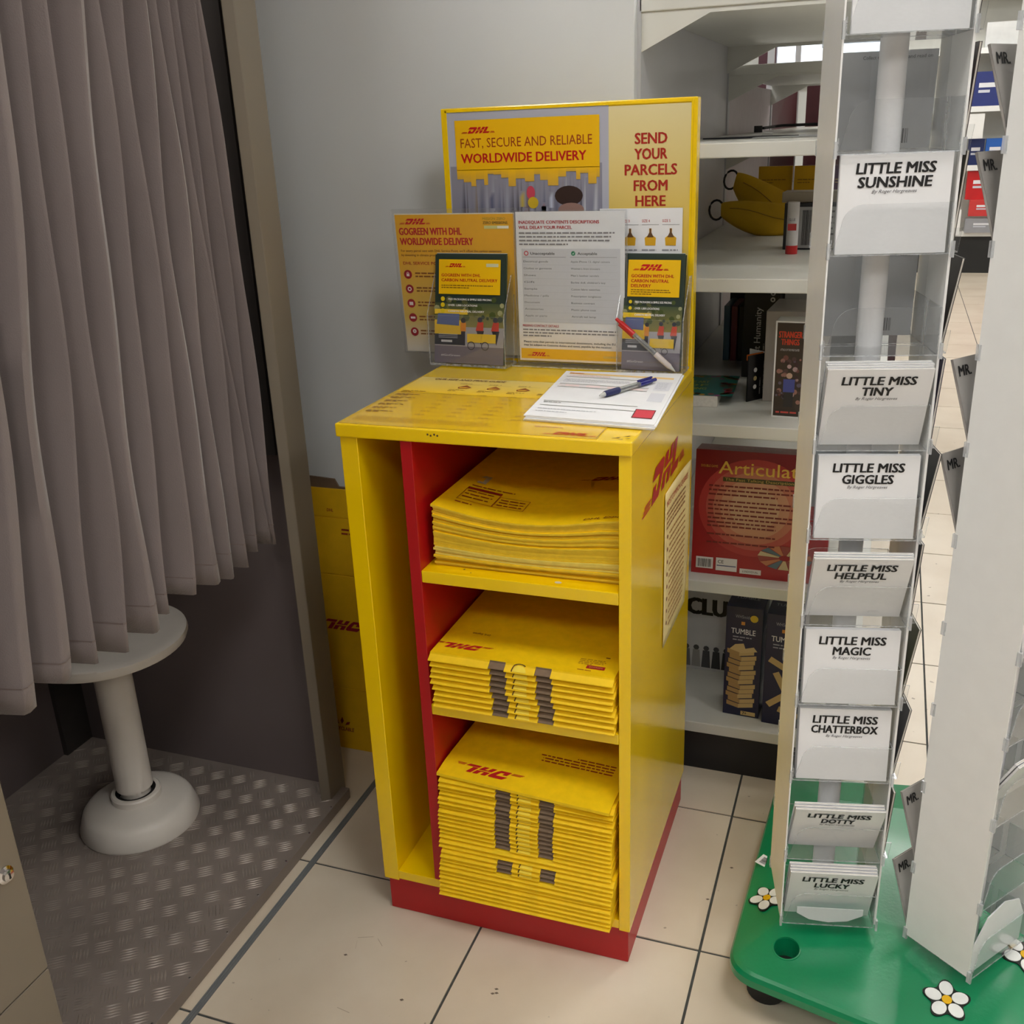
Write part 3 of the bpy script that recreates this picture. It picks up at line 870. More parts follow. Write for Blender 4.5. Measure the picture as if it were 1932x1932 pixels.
# ---------------------------------------------------------------- envelopes, upper compartment
EN = 26
zb = 0.7133
def env_mesh(k_):
    t0 = k_ / EN; t1 = (k_ + 0.9) / EN
    rn = random.Random(k_)
    jy = rn.uniform(-.003, .003) + (0.004 if k_ < 4 else 0); jx = rn.uniform(-.0018, .0018) - (.003 if k_ in (0, 1, 25) else 0)
    def zz(t, u, v):
        sag = -0.020 * math.sin(math.pi * min(1, u * 1.05)) * t * (1 - .5 * v)
        return zb + 0.107 * t + sag + 0.0
    mb = MB()
    x0, x1, y0, y1 = 0.1385 + jx, 0.4455 + jx * .2, 0.024 + jy, 0.432 + jy
    nu, nv = 10, 4
    fu = lambda t: (lambda u, v: (x0 + (x1 - x0) * u, y0 + (y1 - y0) * v, zz(t, u, v)))
    mb.grid(fu(t1), nu, nv); mb.grid(fu(t0), nu, nv)
    b = fu(t0); a = fu(t1)
    def strip(pts):
        vs = [b(*p) for p in pts] + [a(*p) for p in pts]; n = len(pts)
        mb.add(vs, [(q, q + 1, n + q + 1, n + q) for q in range(n - 1)], 1)
    strip([(q / nu, 0) for q in range(nu + 1)]); strip([(q / nu, 1) for q in range(nu + 1)])
    strip([(0, q / nv) for q in range(nv + 1)]); strip([(1, q / nv) for q in range(nv + 1)])
    return mb, zz
YELE2 = mat('pale_yellow_edge', (228, 206, 96), 0.7, var=0.08, scale=80)
for k_ in range(EN):
    mb, zz = env_mesh(k_)
    top_ = k_ == EN - 1
    t_ = thing('envelope', 'flat yellow courier envelope with printed size table, topmost on the upper shelf' if top_ else 'flat yellow courier envelope in the pile on the upper shelf', 'envelope', (0, 0, 0), group='courier envelopes piled on the upper shelf')
    build(mb, 'envelope_body', [YELC, YELE2 if 4 < k_ < 9 else YELE], t_)
    if top_:
        i = Ink(base=0.0006)
        i.logo(0.342, 0.222, 0.016, (150, 14, 22))
        i.text('DHL Express', 0.385, 0.034, 0.0075, (120, 40, 20), w=.075, bold=.01, shear=.2)
        i.poly([(0.166, .150), (.182, .150), (.182, .185), (.170, .185), (.164, .176), (.174, .176), (.174, .158), (.166, .158)], (190, 188, 170), 1)
        i.rect(.162, .118, .222, .126, (150, 30, 22), 1); i.outline(.162, .070, .222, .126, .001, (150, 60, 20), 2)
        i.outline(.222, .070, .275, .112, .001, (150, 60, 20), 2)
        for r_ in range(3): i.para(.166, .109 - r_ * .013, .05, 1, .01, .0035, (150, 60, 20), seed=r_, last=.95)
        for r_ in range(3): i.para(.227, .101 - r_ * .011, .044, 1, .01, .0035, (150, 60, 20), seed=r_ + 5, last=.95)
        i.para(.164, .134, .08, 1, .01, .0035, (150, 60, 20), seed=15, last=.95); i.para(.164, .058, .03, 1, .01, .0035, (150, 60, 20), seed=16, last=.95)
        i.done(t_, Matrix(), 'envelope_print', warp=lambda x, y, z: (x, y, zz(1.0, (x - .1385) / .307, (y - .024) / .408) + z - .0002))

# ---------------------------------------------------------------- mailers
MW, MD = 0.3135, 0.30
def wedge(x0, x1, th, y=0.0, d=MD, mb=None):
    mb = mb or MB()
    return mb.prism([(y, .0002), (y, .0018), (y + .0105, th * .74), (y + .011, th), (d, th), (d, 0), (y + .007, 0)], x0, x1, axis=0)
def mailer_proto(th, style, label, group):
    """style: notched | plain | cover"""
    t_ = thing('mailer', label, 'mailer', (0, 0, 0), group)
    if style == 'notched':
        mb = MB()
        for a, b in ((0, .1055), (.1335, .1845), (.2115, MW)): wedge(a, b, th, d=.0135, mb=mb)
        mb.box(0, .0135, 0, MW, MD, th)
        build(mb, 'card_body', YELC, t_)
        for a, b in ((.1055, .1335), (.1845, .2115)):
            build(wedge(a, b, th * .93, y=.0035, d=.0134), 'notch', BRC, t_)
        # half-round tuck tab lying on the sloped front
        n = 12
        pts = [(.159 + .0115 * math.cos(math.pi * q / n), .0112 * math.sin(math.pi * q / n)) for q in range(n + 1)]
        mb = MB()
        mb.add([(x, y + .0003, .0026 + min(1, y / .010) * (th * .74 - .0018) + .0006) for x, y in pts] + [(x, y + .0003, .0014 + min(1, y / .010) * (th * .74 - .0018) + .0002) for x, y in pts],
               [tuple(range(n + 1)), tuple(range(n + 1, 2 * n + 2))] + [(q, q + 1, n + 2 + q, n + 1 + q) for q in range(n)], 0)
        build(mb, 'tuck_tab', mat('yellow_tab', (250, 224, 70), .5), t_)
        mb = MB()
        mb.tube([(.159 + .0125 * math.cos(math.pi * q / n), .0003 + .0122 * math.sin(math.pi * q / n), min(th, .0030 + min(1, .0122 * math.sin(math.pi * q / n) / .010) * (th - .0020))) for q in range(3, n + 1)], .0011, 4)
        build(mb, 'tab_slit', mat('slit_edge_brown', (92, 66, 20), .9), t_)
    else:
        wedge(0, MW, th).f
        build(wedge(0, MW, th), 'card_body', YELC, t_)
    return t_
gl1 = 'flat-packed card mailers on the middle shelf'
gl2 = 'flat-packed card mailers in the bottom compartment'
th2 = 0.0110
pA = mailer_proto(th2, 'notched', 'flat yellow card mailer with brown notches on the middle shelf, bottom of the pile', gl1)
z = 0.4664
for k_ in range(9):
    o = pA if k_ == 0 else copy_tree(pA)
    o.location = (0.1265 + random.uniform(-.0012, .0045) + (.003 if k_ < 8 else -.001), -0.010 + random.uniform(-.0015, .0015) + (8 - k_) * .0004, z)
    o.rotation_euler = (0, 0, R(random.uniform(-.25, .25) - .3))
    if 0 < k_ < 8: o['label'] = 'flat yellow card mailer on the middle shelf, %s from the top of its pile' % ORD[8 - k_]
    z += th2 + .0002
o['label'] = 'flat yellow card mailer with an upside-down red logo, topmost on the middle shelf'
i = Ink(T=rot180(.052, .042), base=0.0)
i.logo(.022, .034, .0165, (184, 20, 26)); i.text('DHL Express', .028, -.010, .006, (130, 60, 20), w=.032, bold=.01)
i.done(o, Matrix.Translation((0, 0, th2 + .0003)), 'mailer_print')
i = Ink(base=0.0)
i.rect(.262, .030, .292, .040, (170, 24, 22), 1); i.text('GOGREEN', .266, .033, .004, (226, 170, 120), w=.022)
i.para(.246, .056, .045, 4, .005, .0022, (180, 130, 20), seed=1); i.para(.250, .022, .045, 1, .005, .0022, (170, 90, 20), seed=2); i.para(.285, .068, .018, 1, .005, .003, (130, 70, 20), seed=3)
i.done(o, Matrix.Translation((0, 0, th2 + .0003)), 'mailer_small_print')

th3 = 0.00835
pN = mailer_proto(th3, 'notched', 'flat yellow card mailer with brown notches in the pile at the bottom of the cabinet', gl2)
pP = mailer_proto(th3, 'plain', 'plain yellow card mailer low in the pile at the bottom of the cabinet', gl2)
z = 0.0945
NB = 28; used = {'n': 0, 'p': 0}
for k_ in range(NB - 1):
    plain = k_ < 8 or k_ in (11, 12)
    src = pP if plain else pN
    key = 'p' if plain else 'n'
    o = src if not used[key] else copy_tree(src)
    used[key] += 1
    if k_ < 8: x, y = .1275, -.034 + .0008 * k_
    elif k_ < 11: x, y = .1275 + .004, -.026
    elif k_ < 13: x, y = .1265, -.022
    else: x, y = .1255 + .0035 * ((k_ - 13) / 14.0), -.016 + .0006 * (k_ - 13)
    o.location = (x + random.uniform(-.0006, .0016), y + random.uniform(-.0018, .0018), z)
    o.rotation_euler = (0, 0, R(random.uniform(-.3, .3) - (.6 if k_ > 12 else 0)))
    o['label'] = ('plain' if plain else 'brown-notched') + ' yellow card mailer in the bottom compartment, %s of its pile' % (ORD[NB - 1 - k_] + ' from the top' if k_ else 'lowest')
    z += th3 + .0002
# top one: blank reverse with logo, skewed and bent down at its front
tm_ = thing('mailer', 'skewed yellow card mailer with a large upside-down red logo, topmost in the bottom compartment', 'mailer', rotz(R(-3.0), (.1255, -.004, z + .001)), gl2)
bend = lambda x, y: -.006 * max(0, (.07 - y) / .07) ** 2 - .005 * (x / .31) + .0055
def bt(u, v, dz):
    x, y = u * .3125, v * .29
    return (x, y, bend(x, y) + dz)
mb = MB()
mb.grid(lambda u, v: bt(u, v, .006), 8, 14); mb.grid(lambda u, v: bt(u, v, .0006), 8, 14)
for e in (lambda q: (q, 0), lambda q: (q, 1), lambda q: (0, q), lambda q: (1, q)):
    n = 14; vs = [bt(*e(q / n), .0006) for q in range(n + 1)] + [bt(*e(q / n), .006) for q in range(n + 1)]
    mb.add(vs, [(q, q + 1, n + q + 2, n + q + 1) for q in range(n)], 0)
build(mb, 'card_body', YELC, tm_)
i = Ink(T=rot180(.078, .030), base=0.0003)
i.logo(.026, .022, .0205, (184, 16, 22))
i.done(tm_, Matrix(), 'mailer_print', warp=lambda x, y, zz_: (x, y, bend(x, y) + .006 + zz_))
i = Ink(T=rot180(.22, .105), base=0.0003)
i.para(.15, .118, .14, 4, .008, .0032, (150, 40, 24), seed=8)
i.done(tm_, Matrix(), 'mailer_small_print', warp=lambda x, y, zz_: (x, y, bend(x, y) + .006 + zz_))

# ---------------------------------------------------------------- flattened box behind, between booth and cabinet
lean = math.atan2(0.112, 0.64)
fbx = thing('flattened_box', 'tall flattened yellow carton leaning on the wall between booth and cabinet', 'box', Matrix.Translation((-0.455, 0.452, 0.0)) @ Matrix.Rotation(-lean, 4, 'X'))
mb = MB()
for a, b in ((0.0, .150), (.152, .425), (.427, .560), (.562, .628)): mb.box(0, 0, a, .42, .008, b)
mb.box(0.002, .0015, 0, .418, .0065, .628)
build(mb, 'carton_panels', mat('yellow_carton', (226, 176, 4), .6, var=.05), fbx, bevel=.0012)
i = Ink(T=rot180(.110, .306), base=.0006)
i.logo(.050, .294, .0235, (150, 14, 40), stripes=True)
i.done(fbx, FRONT((0, 0, 0)), 'carton_logo')
i = Ink(base=.0006)
i.text('RECYCLABLE', .082, .044, .009, (120, 20, 30), w=.060, bold=.02); i.text('100%', .080, .060, .009, (120, 20, 30), w=.022, bold=.01)
i.poly([(.110, .060), (.115, .068), (.111, .078), (.106, .068)], (120, 20, 30), 2); i.poly([(.119, .058), (.129, .061), (.132, .068), (.123, .066)], (120, 20, 30), 2)
i.text('DHL', .078, .575, .007, (150, 30, 20), w=.016, bold=.02)
i.para(.115, .533, .045, 2, .009, .004, (150, 50, 20), seed=2, last=.8)
i.done(fbx, FRONT((0, 0, 0)), 'carton_print')
cb = thing('cardboard_flap', 'brown cardboard sheet poking up behind the flattened yellow carton', 'cardboard', Matrix.Translation((-0.47, 0.545, 0.0)))
mb = MB(); mb.prism([(0, 0), (.42, 0), (.42, .628), (.255, .646), (.190, .655), (.190, .622), (.120, .622), (.110, .640), (0, .645)], 0.022, 0.027, axis=1)
build(mb, 'sheet', mat('brown_cardboard', (112, 92, 74), .85, var=.1, bump=.2), cb)

# ================================================================== PHOTO BOOTH
bo = thing('photo_booth', 'taupe photo booth with an open doorway and a tread plate floor', 'booth', (0, 0, 0))
BX0, BXF = -0.95, -0.250
boxo('floor_plate', (BX0, -1.30, 0.0, -0.232, 0.282, 0.0255), BOOTHP, bo, bevel=.001)
boxo('interior_fill_panel', (-.75, -.35, 2.085, -.45, .05, 2.10), glow_mat('booth_fill_glow', (1.0, .95, .88), 5.0), bo)  # added unseen glowing panel, brightens the seat, floor and curtain's inner side
# tread ribs
rb = MB()
def rib(cx, cy, a, L=.034, w=.0024, h=.0016, z=.0255):
    c, s_ = math.cos(a), math.sin(a)
    P = lambda u, v, q: (cx + u * c - v * s_, cy + u * s_ + v * c, z + q)
    rb.add([P(-L / 2, 0, 0), P(0, -w / 2 * 1.4, 0), P(L / 2, 0, 0), P(0, w / 2 * 1.4, 0), P(-L * .3, 0, h), P(L * .3, 0, h)],
           [(0, 1, 4), (1, 5, 4), (1, 2, 5), (2, 3, 5), (3, 4, 5), (3, 0, 4)], 0)
pp_ = 0.056
for a in range(-12, 8):
    for b in range(-26, 8):
        cx, cy = -0.60 + a * pp_, -0.1 + b * pp_
        for (ox, oy, ang) in ((0, 0, R(36)), (pp_ / 2, pp_ / 2, R(126))):
            for k_ in range(5):
                d_ = (k_ - 2) * .0062
                x, y = cx + ox - math.sin(ang) * d_, cy + oy + math.cos(ang) * d_
                if BX0 + .02 < x < -0.252 and -0.95 < y < 0.262: rib(x, y, ang)
o = build(rb, 'tread_ribs', BARM, bo); tag(o, kind='stuff')
boxo('side_wall', (BX0 - .02, 0.282, 0.0, -0.292, 0.296, 2.10), BOOTHI, bo)
boxo('back_wall', (BX0 - .02, -1.32, 0.0, BX0, 0.282, 2.10), BOOTHI, bo)
boxo('corner_strip', (BX0, 0.200, 0.0, BX0 + .012, 0.282, 2.10), BOOTHD, bo)
boxo('end_wall', (BX0, -1.32, 0.0, -0.25, -1.30, 2.10), BOOTHI, bo)
boxo('roof', (BX0 - .02, -1.32, 2.10, -0.232, 0.296, 2.13), BOOTHI, bo)
post = build(MB().prism([(-0.292, 0.296), (-0.250, 0.296), (-0.250, 0.232), (-0.268, 0.222), (-0.292, 0.262)], 0.0, 2.10), 'door_post', BOOTH, bo, bevel=.0015)
boxo('base_gasket', (-0.294, 0.216, 0.0, -0.249, 0.298, 0.006), BLACK, bo)
# hanging inner screen panel on the side wall, dark frame round it
boxo('inner_panel', (-0.640, 0.268, 0.803, -0.352, 0.281, 2.0), mat('smoked_panel', (78, 76, 78), .12, var=.03), bo, bevel=.002)
boxo('panel_edge', (-0.345, 0.262, 0.798, -0.3425, 0.281, 2.0), BLACK, bo)
boxo('panel_trim', (-0.340, 0.256, 0.797, -0.296, 0.2815, 2.0), BOOTHD, bo, bevel=.001)
boxo('panel_sill', (-0.640, 0.266, 0.796, -0.340, 0.281, 0.801), BLACK, bo)
build(MB().lathe([(0, 0), (.008, 0), (.010, .004), (.010, .012), (.007, .016), (0, .017)], 16), 'lamp_button', mat('bright_white_knob', (240, 240, 236), .2), bo, frame((-0.372, 0.268, 0.818), (1, 0, 0), (0, 0, 1)))
# left front panel with a lock
fp = boxo('front_panel', (-0.245, -1.30, 0.322, -0.212, -0.556, 2.10), BOOTH, bo, bevel=.0015)
boxo('front_panel', (-0.245, -1.30, 0.0, -0.212, -0.556, 0.3195), BOOTH, bo, bevel=.0015)
lk = build(MB().lathe([(0, 0), (.012, 0), (.012, .002), (.008, .0035), (.0075, .0075), (0, .0085)], 20), 'lock', CHROME, fp, frame((-0.212, -0.583, 0.500), (0, 1, 0), (0, 0, 1)))
boxo('key_slot', (-.0012, -.004, .008, .0012, .004, .0088), BLACK, lk)
mb = MB()
for y in (-.48, -.38, -.28, -.17, -.07, .03, .12, .21): mb.lathe([(0, .0255), (.0025, .0255), (.002, .0268), (0, .027)], 8, c=(-0.238, y), cap=False)
build(mb, 'rivets', CHROME, bo)

# stool
st = thing('stool', 'off-white round pedestal stool standing on the booth floor', 'stool', (-0.612, 0.058, 0.0257))
build(MB().lathe([(0.0, 0), (.120, 0), (.122, .006), (.112, .036), (.106, .044), (.096, .048), (.05, .057), (0, .057)], 48), 'base', STOOLM, st)
build(MB().lathe([(.030, .054), (.050, .054), (.051, .070), (.048, .073), (.041, .073), (.041, .058)], 40, cap=False), 'collar', STOOLM, st)
build(MB().lathe([(.030, .055), (.030, .082), (.037, .084), (.037, .415), (.0, .415)], 40, cap=False), 'pole', STOOLM, st)
build(MB().lathe([(.034, .058), (.041, .059), (.041, .0715), (.034, .0715)], 32, cap=False), 'collar_gap', BLACK, st)
mb = MB()
mb.lathe([(0, .408), (.125, .408), (.155, .418), (.159, .428), (.157, .436), (.148, .439), (.120, .434), (0, .433)], 56, cap=False)
build(mb, 'seat', STOOLM, st)
mb = MB(); mb.tube([(.154 * math.cos(a), .154 * math.sin(a), .4365) for a in [R(-150 + q * 8) for q in range(13)]], .0035, 8)
build(mb, 'seat_grip_lip', STOOLM, st)

# curtain
ct = thing('curtain', 'taupe pleated cloth curtain hanging in the booth doorway', 'curtain', (0, 0, 0))
# pleat outline at the hem and at the frame's top: (y at hem, x at hem, y at top, x at top)
PL = [(-1.10, -.262, -.66, -.262)]
ys_h = [-.98, -.86, -.75, -.64, -.55, -.465, -.391, -.320, -.262, -.205, -.150, -.092, -.036, .018, .062, .103, .140, .166]
ys_t = [-.62, -.56, -.50, -.44, -.38, -.32, -.275, -.225, -.180, -.130, -.085, -.035, .005, .035, .065, .095, .125, .150]
HEMZ, TOPZ = 0.655, 2.02
def cy_(i_, h):
    n = len(ys_h)
    a = ys_h[i_]; b = ys_t[i_]
    s_ = (h - HEMZ) / (1.58 - HEMZ)
    return a + (b - a) * min(s_, 1.15)
prof = []   # (index, offset along y as fraction to next, x)
for q in range(len(ys_h)):
    dpt = (.030, .040, .024, .036)[q % 4]
    if q % 4 == 1 or q in (6, 12):
        for fr_, x_ in ((-.16, -.300), (-.02, -.256), (.08, -.253), (.30, -.258), (.40, -.285), (.52, -.350), (.66, -.356), (.80, -.335)): prof.append((q, fr_, x_))
        continue
    prof.append((q, -.16, -.300 - dpt * .3)); prof.append((q, -.015, -.262 + .004 * (q % 3))); prof.append((q, .07, -.259 + .004 * (q % 3))); prof.append((q, .17, -.266)); prof.append((q, .45, -.276 - dpt * .25)); prof.append((q, .74, -.284 - dpt * .35))
NV = 40
vs = []
for j in range(NV + 1):
    h = HEMZ + (TOPZ - HEMZ) * j / NV
    for (q, fr, xx) in prof:
        q2 = min(q + 1, len(ys_h) - 1)
        gap = (cy_(q2, h) - cy_(q, h)) if q2 != q else .03
        wob = .004 * math.sin(h * 6 + q * 1.9) + .0025 * math.sin(h * 13 + q * 2.7)
        zz_ = h
        if j == 0: zz_ = h + .010 * math.sin(q * 1.3)
        vs.append((xx + wob * (0.4 + fr), cy_(q, h) + gap * fr + wob, zz_))
np_ = len(prof)
mb = MB()
mb.add(vs, [(j * np_ + i_, j * np_ + i_ + 1, (j + 1) * np_ + i_ + 1, (j + 1) * np_ + i_) for j in range(NV) for i_ in range(np_ - 1)], 0, True)
me = mb.mesh('cloth', [CURT]); me.set_sharp_from_angle(angle=R(55))
o = put('cloth', me, ct); so = o.modifiers.new('thick', 'SOLIDIFY'); so.thickness = .0016
# hem seam
mb = MB()
row = [Vector(v) for v in vs[np_:2 * np_]]
for i_ in range(np_ - 1):
    a, b = row[i_] + Vector((.0012, 0, .004)), row[i_ + 1] + Vector((.0012, 0, .004))
    mb.add([a, b, b + Vector((.0006, 0, .0018)), a + Vector((.0006, 0, .0018))], [(0, 1, 2, 3)], 0)
build(mb, 'hem_seam', mat('hem_thread', (128, 114, 110), .9), ct)
build(MB().tube([(-.285, -1.2, 2.03), (-.285, .27, 2.03)], .010, 12), 'curtain_rail', CHROME, ct)

# ================================================================== SHELVING (gondola facing right, seen end on)
GX = 0.335; GY = 0.600
gd = thing('shelving_unit', 'white metal shelving bays with tapered brackets behind the yellow cabinet', 'shelving', (GX, GY, 0))
GD = 0.47; BAY = 1.05; SH = 0.026
for q in range(4):
    boxo('upright', (-.018, q * BAY - .0, 0, .004, q * BAY + .030, 2.05), SHELFB, gd)
for q in range(3):
    y0 = q * BAY + .03; y1 = (q + 1) * BAY
    if q == 0: boxo('back_panel', (-.012, y0, .11, .0, y1, 2.05), SHELFB, gd)
    elif q == 1: boxo('back_panel', (-.012, y0, .11, .0, y1, 1.47), mat('pale_back_panel', (206, 196, 200), .4, var=.04), gd)
    else: boxo('back_panel', (-.012, y0, .11, .0, y1, 1.52), mat('maroon_panel', (70, 8, 20), .5, var=.08), gd)
    boxo('plinth', (.0, y0 - .03 + .012, 0, GD - .03, y1, .098), PLINTH, gd)
    zs = [0.126, 0.470, 0.811, 1.094, 1.333, 1.580] if q == 0 else ([0.126, 0.470, 0.811, 1.094, 1.333, 1.508, 1.9] if q == 1 else [0.126, 0.470, 0.811, 1.094, 1.333, 1.9])
    for z in zs:
        boxo('shelf', (.0, q * BAY, z - SH, GD, y1 - .003, z), SHELF, gd, bevel=.002)
        if z > 0.2:
            zz_ = z - SH
            if q == 0 and z == 1.580: br = [(0, zz_), (GD - .02, zz_), (GD - .02, zz_ - .008), (.125, zz_ - .008), (0, zz_ - .066)]
            else: br = [(0, zz_), (GD - .02, zz_), (GD - .02, zz_ - .006), (.13, zz_ - .006), (.0, zz_ - .066)]
            if q > 0 or z > 1.5:
                build(MB().prism(br, q * BAY + .004, q * BAY + .007, axis=1), 'bracket', SHELF, gd)
                build(MB().prism(br, y1 - .010, y1 - .007, axis=1), 'bracket', SHELF, gd)
# bay behind: rounded end panel
# ---- things on the shelves
def carton(name, label, cat, M, w_, d_, h_, mt, prints=(), bevel=.001):
    t_ = thing(name, label, cat, M)
    boxo('carton_body', (0, 0, 0, w_, d_, h_), mt, t_, bevel=bevel)
    for (i_, face) in prints:
        F_ = {'front': FRONT((0, 0, 0)), 'top': Matrix.Translation((0, 0, h_)), 'right': frame((w_, 0, 0), (0, 1, 0), (0, 0, 1)), 'left': frame((0, d_, 0), (0, -1, 0), (0, 0, 1))}[face]
        i_.done(t_, F_, gloss=True)
    return t_
def shm(name, rgb, rough=.3): return mat(name, rgb, rough, var=.05, scale=15)
# bottom shelf z=.126: white game box and two navy tower-game boxes
i = Ink(base=.0006)
i.text('CLUEDO', .012, .150, .040, (16, 16, 16), w=.20, bold=.06)
rn = random.Random(4)
for k_ in range(9):
    x = .012 + k_ * .024
    i.disc(x, .060, .007, (70, 70, 72), 1, n=8); i.poly([(x - .011, .008), (x + .011, .008), (x + .008, .054), (x - .008, .054)], rn.choice([(70, 70, 74), (110, 110, 112), (150, 148, 146), (50, 50, 54)]), 1)
carton('game_box', 'white board game box with large black letters on the bottom shelf', 'box', rotz(R(-2), (.395, .835, .1262)), .255, .055, .262, shm('grey_white_box', (198, 198, 200)), [(i, 'front')])
def tower_game(x, y, seed, label, blocks):
    w_, h_ = .079, .268
    i = Ink(base=.0006)
    i.text('WHSmith', .020, h_ - .026, .0075, (150, 152, 170), w=.032); i.disc(.060, h_ - .024, .0085, (206, 176, 40), 3, n=14)
    i.rect(.033, h_ - .042, .041, h_ - .034, (206, 140, 60), 1)
    i.text('TUMBLE', .012, h_ - .064, .0125, (222, 222, 228), w=.052, bold=.01)
    i.para(.016, h_ - .073, .044, 2, .007, .0028, (150, 152, 170), seed=seed)
    WD, WD2 = (196, 166, 112), (168, 134, 84)
    if blocks:
        for k_ in range(12):
            yy = .020 + k_ * .0118; dx = .003 * math.sin(k_ * 2.1)
            i.poly([(.008 + dx, yy + .006), (.034 + dx, yy), (.034 + dx, yy + .0105), (.008 + dx, yy + .0165)], WD2, 2)
            i.poly([(.034 + dx, yy), (.066 + dx, yy + .007), (.066 + dx, yy + .0175), (.034 + dx, yy + .0105)], WD, 2)
        i.poly([(.010, .165), (.036, .158), (.070, .166), (.062, .176), (.044, .170), (.040, .182), (.022, .178)], (206, 178, 126), 3)
        i.rect(.040, .004, .072, .014, (206, 178, 120), 3); i.text('7+', .044, .006, .007, (40, 30, 20), w=.009, bold=.02, layer=5)
    else:
        for (a, b, r_) in ((.030, .150, -.5), (.035, .110, -1.1), (.028, .062, .7), (.055, .035, -.3)):
            c, s_ = math.cos(r_), math.sin(r_)
            q = [(-.022, -.007), (.022, -.007), (.022, .007), (-.022, .007)]
            i.poly([(a + u * c - v * s_, b + u * s_ + v * c) for u, v in q], WD, 2)
    tp = Ink(base=.0006)
    tp.text('TUMBLE', .012, .040, .012, (150, 150, 164), w=.052); tp.rect(.033, .060, .041, .068, (180, 130, 70), 1)
    rt_ = Ink(base=.0006); rt_.text('TUMBLE', .012, h_ - .064, .0125, (200, 200, 210), w=.052)
    carton('tower_game_box', label, 'box', rotz(R(-3), (x, y, .1262)), w_, .079, h_, shm('navy_box', (22, 26, 60)), [(i, 'front'), (tp, 'top'), (rt_, 'right')])
tower_game(.523, .655, 1, 'dark blue tower game box picturing a full block tower, nearest the yellow cabinet', True)
tower_game(.610, .640, 2, 'dark blue tumbling tower game box showing loose blocks, beside the display stand', False)
carton('game_box', 'black and yellow game box lying behind the blue tower boxes', 'box', rotz(R(4), (.55, .90, .1262)), .20, .20, .255, shm('dark_yellow_box', (96, 84, 20)))
# shelf z=.470 : red quiz game
i = Ink(base=.0008)
w_, h_ = .275, .268
i.grad(0, 0, w_, h_, (160, 36, 40), (120, 10, 24), 0)
for k_, (r1, c) in enumerate(((.115, (168, 52, 50)), (.100, (178, 84, 70)), (.085, (186, 116, 88)), (.070, (194, 142, 108)), (.050, (198, 160, 124)))): i.disc(.125, .150, r1, c, 1 + k_, n=40, ry=r1 * .9)
i.text('Articulate!', .048, .220, .026, (220, 178, 70), w=.190, bold=.005, layer=8)
i.rect(.058, .204, .24, .213, (60, 60, 20), 7); i.text('The Fast Talking Description Game', .062, .206, .0055, (190, 160, 80), w=.17, layer=8)
for q, (yy, n_) in enumerate(((.192, 3), (.160, 3), (.132, 3), (.106, 1), (.088, 1), (.070, 1))): i.para(.030, yy, .20, n_, .009, .0034, (116, 40, 34), seed=q + 70, layer=8, last=.7)
i.text('DOUBLE GAME', .012, .232, .005, (210, 160, 60), w=.034, layer=8)
i.rect(.010, .012, .046, .037, (214, 210, 206), 7); i.barcode(.013, .015, .029, .018, layer=8)
i.rect(.052, .010, .096, .038, (214, 210, 206), 7); i.text('CE', .056, .026, .007, DK, w=.012, bold=.01, layer=8); i.rect(.054, .020, .094, .022, (60, 70, 110), 8)
i.rect(.102, .008, .146, .019, (214, 210, 206), 7); i.text('6 INDIVIDUAL', .108, .011, .0045, DK, w=.032, layer=8)
for k_ in range(14):
    a0 = 2 * math.pi * k_ / 14; a1 = a0 + .4
    i.poly([(.192 + .012 * math.cos(a0), .050 + .006 * math.sin(a0)), (.192 + .055 * math.cos(a0), .050 + .026 * math.sin(a0)), (.192 + .055 * math.cos(a1), .050 + .026 * math.sin(a1)), (.192 + .012 * math.cos(a1), .050 + .006 * math.sin(a1))], [(190, 120, 80), (90, 110, 120), (200, 180, 140), (150, 70, 60)][k_ % 4], 7)
tp = Ink(base=.0006); tp.text('Articulate!', .04, .02, .022, (110, 70, 66), w=.20)
carton('quiz_game_box', 'large red quiz game box standing upright below the middle shelf', 'box', Matrix.Translation((.446, .642, .4702)) @ Matrix.Rotation(R(-6), 4, 'X'), w_, .062, h_, shm('dark_red_box', (112, 12, 26)), [(i, 'front'), (tp, 'top')])
# shelf z=.811
i = Ink(base=.0006)
i.grad(0, 0, .135, .185, (28, 104, 100), (36, 128, 118), 0)
rn = random.Random(9)
for k_ in range(30):
    i.disc(rn.uniform(.005, .13), rn.choice([rn.uniform(.004, .03), rn.uniform(.15, .18)]), .007, rn.choice([(160, 50, 60), (200, 150, 50), (60, 120, 60), (140, 70, 120)]), 1, n=7)
    i.disc(rn.uniform(.105, .13), rn.uniform(.01, .18), .007, rn.choice([(160, 50, 60), (200, 150, 50), (60, 120, 60), (110, 60, 50)]), 1, n=7)
for r_ in range(3): i.text(('THE ART', 'OF', 'GIVING')[r_], .05, .11 - r_ * .03, .018, (180, 180, 70), w=.05, bold=.02, align='c')
carton('book', 'turquoise patterned paperback lying flat on the middle shelf beside the yellow cabinet', 'book', rotz(R(3), (.372, .722, .8112)), .105, .19, .024, PAGES, [(i, 'top')])
i = Ink(base=.0006)
i.T = lambda x, y: (y * 0 + x, y)
i.barcode(.012, .150, .028, .03, seed=4, back=None, col=(170, 170, 170))
sd = Ink(T=lambda x, y: (.044 - y, x), base=.0006)
sd.text('Cards Against Humanity', .02, .020, .013, (206, 206, 206), w=.17, bold=.01)
fr = Ink(T=lambda x, y: (.080 - y, x), base=.0006)
fr.text('Against Humanity', .012, .040, .014, (206, 206, 206), w=.150, bold=.012); fr.para(.02, .030, .12, 1, .01, .003, (150, 150, 150), seed=3)
for k_ in range(4): fr.ring(.222 - k_ * .014, .016, .0025, .0055, (200, 200, 200), 2)
tpb = Ink(base=.0006)
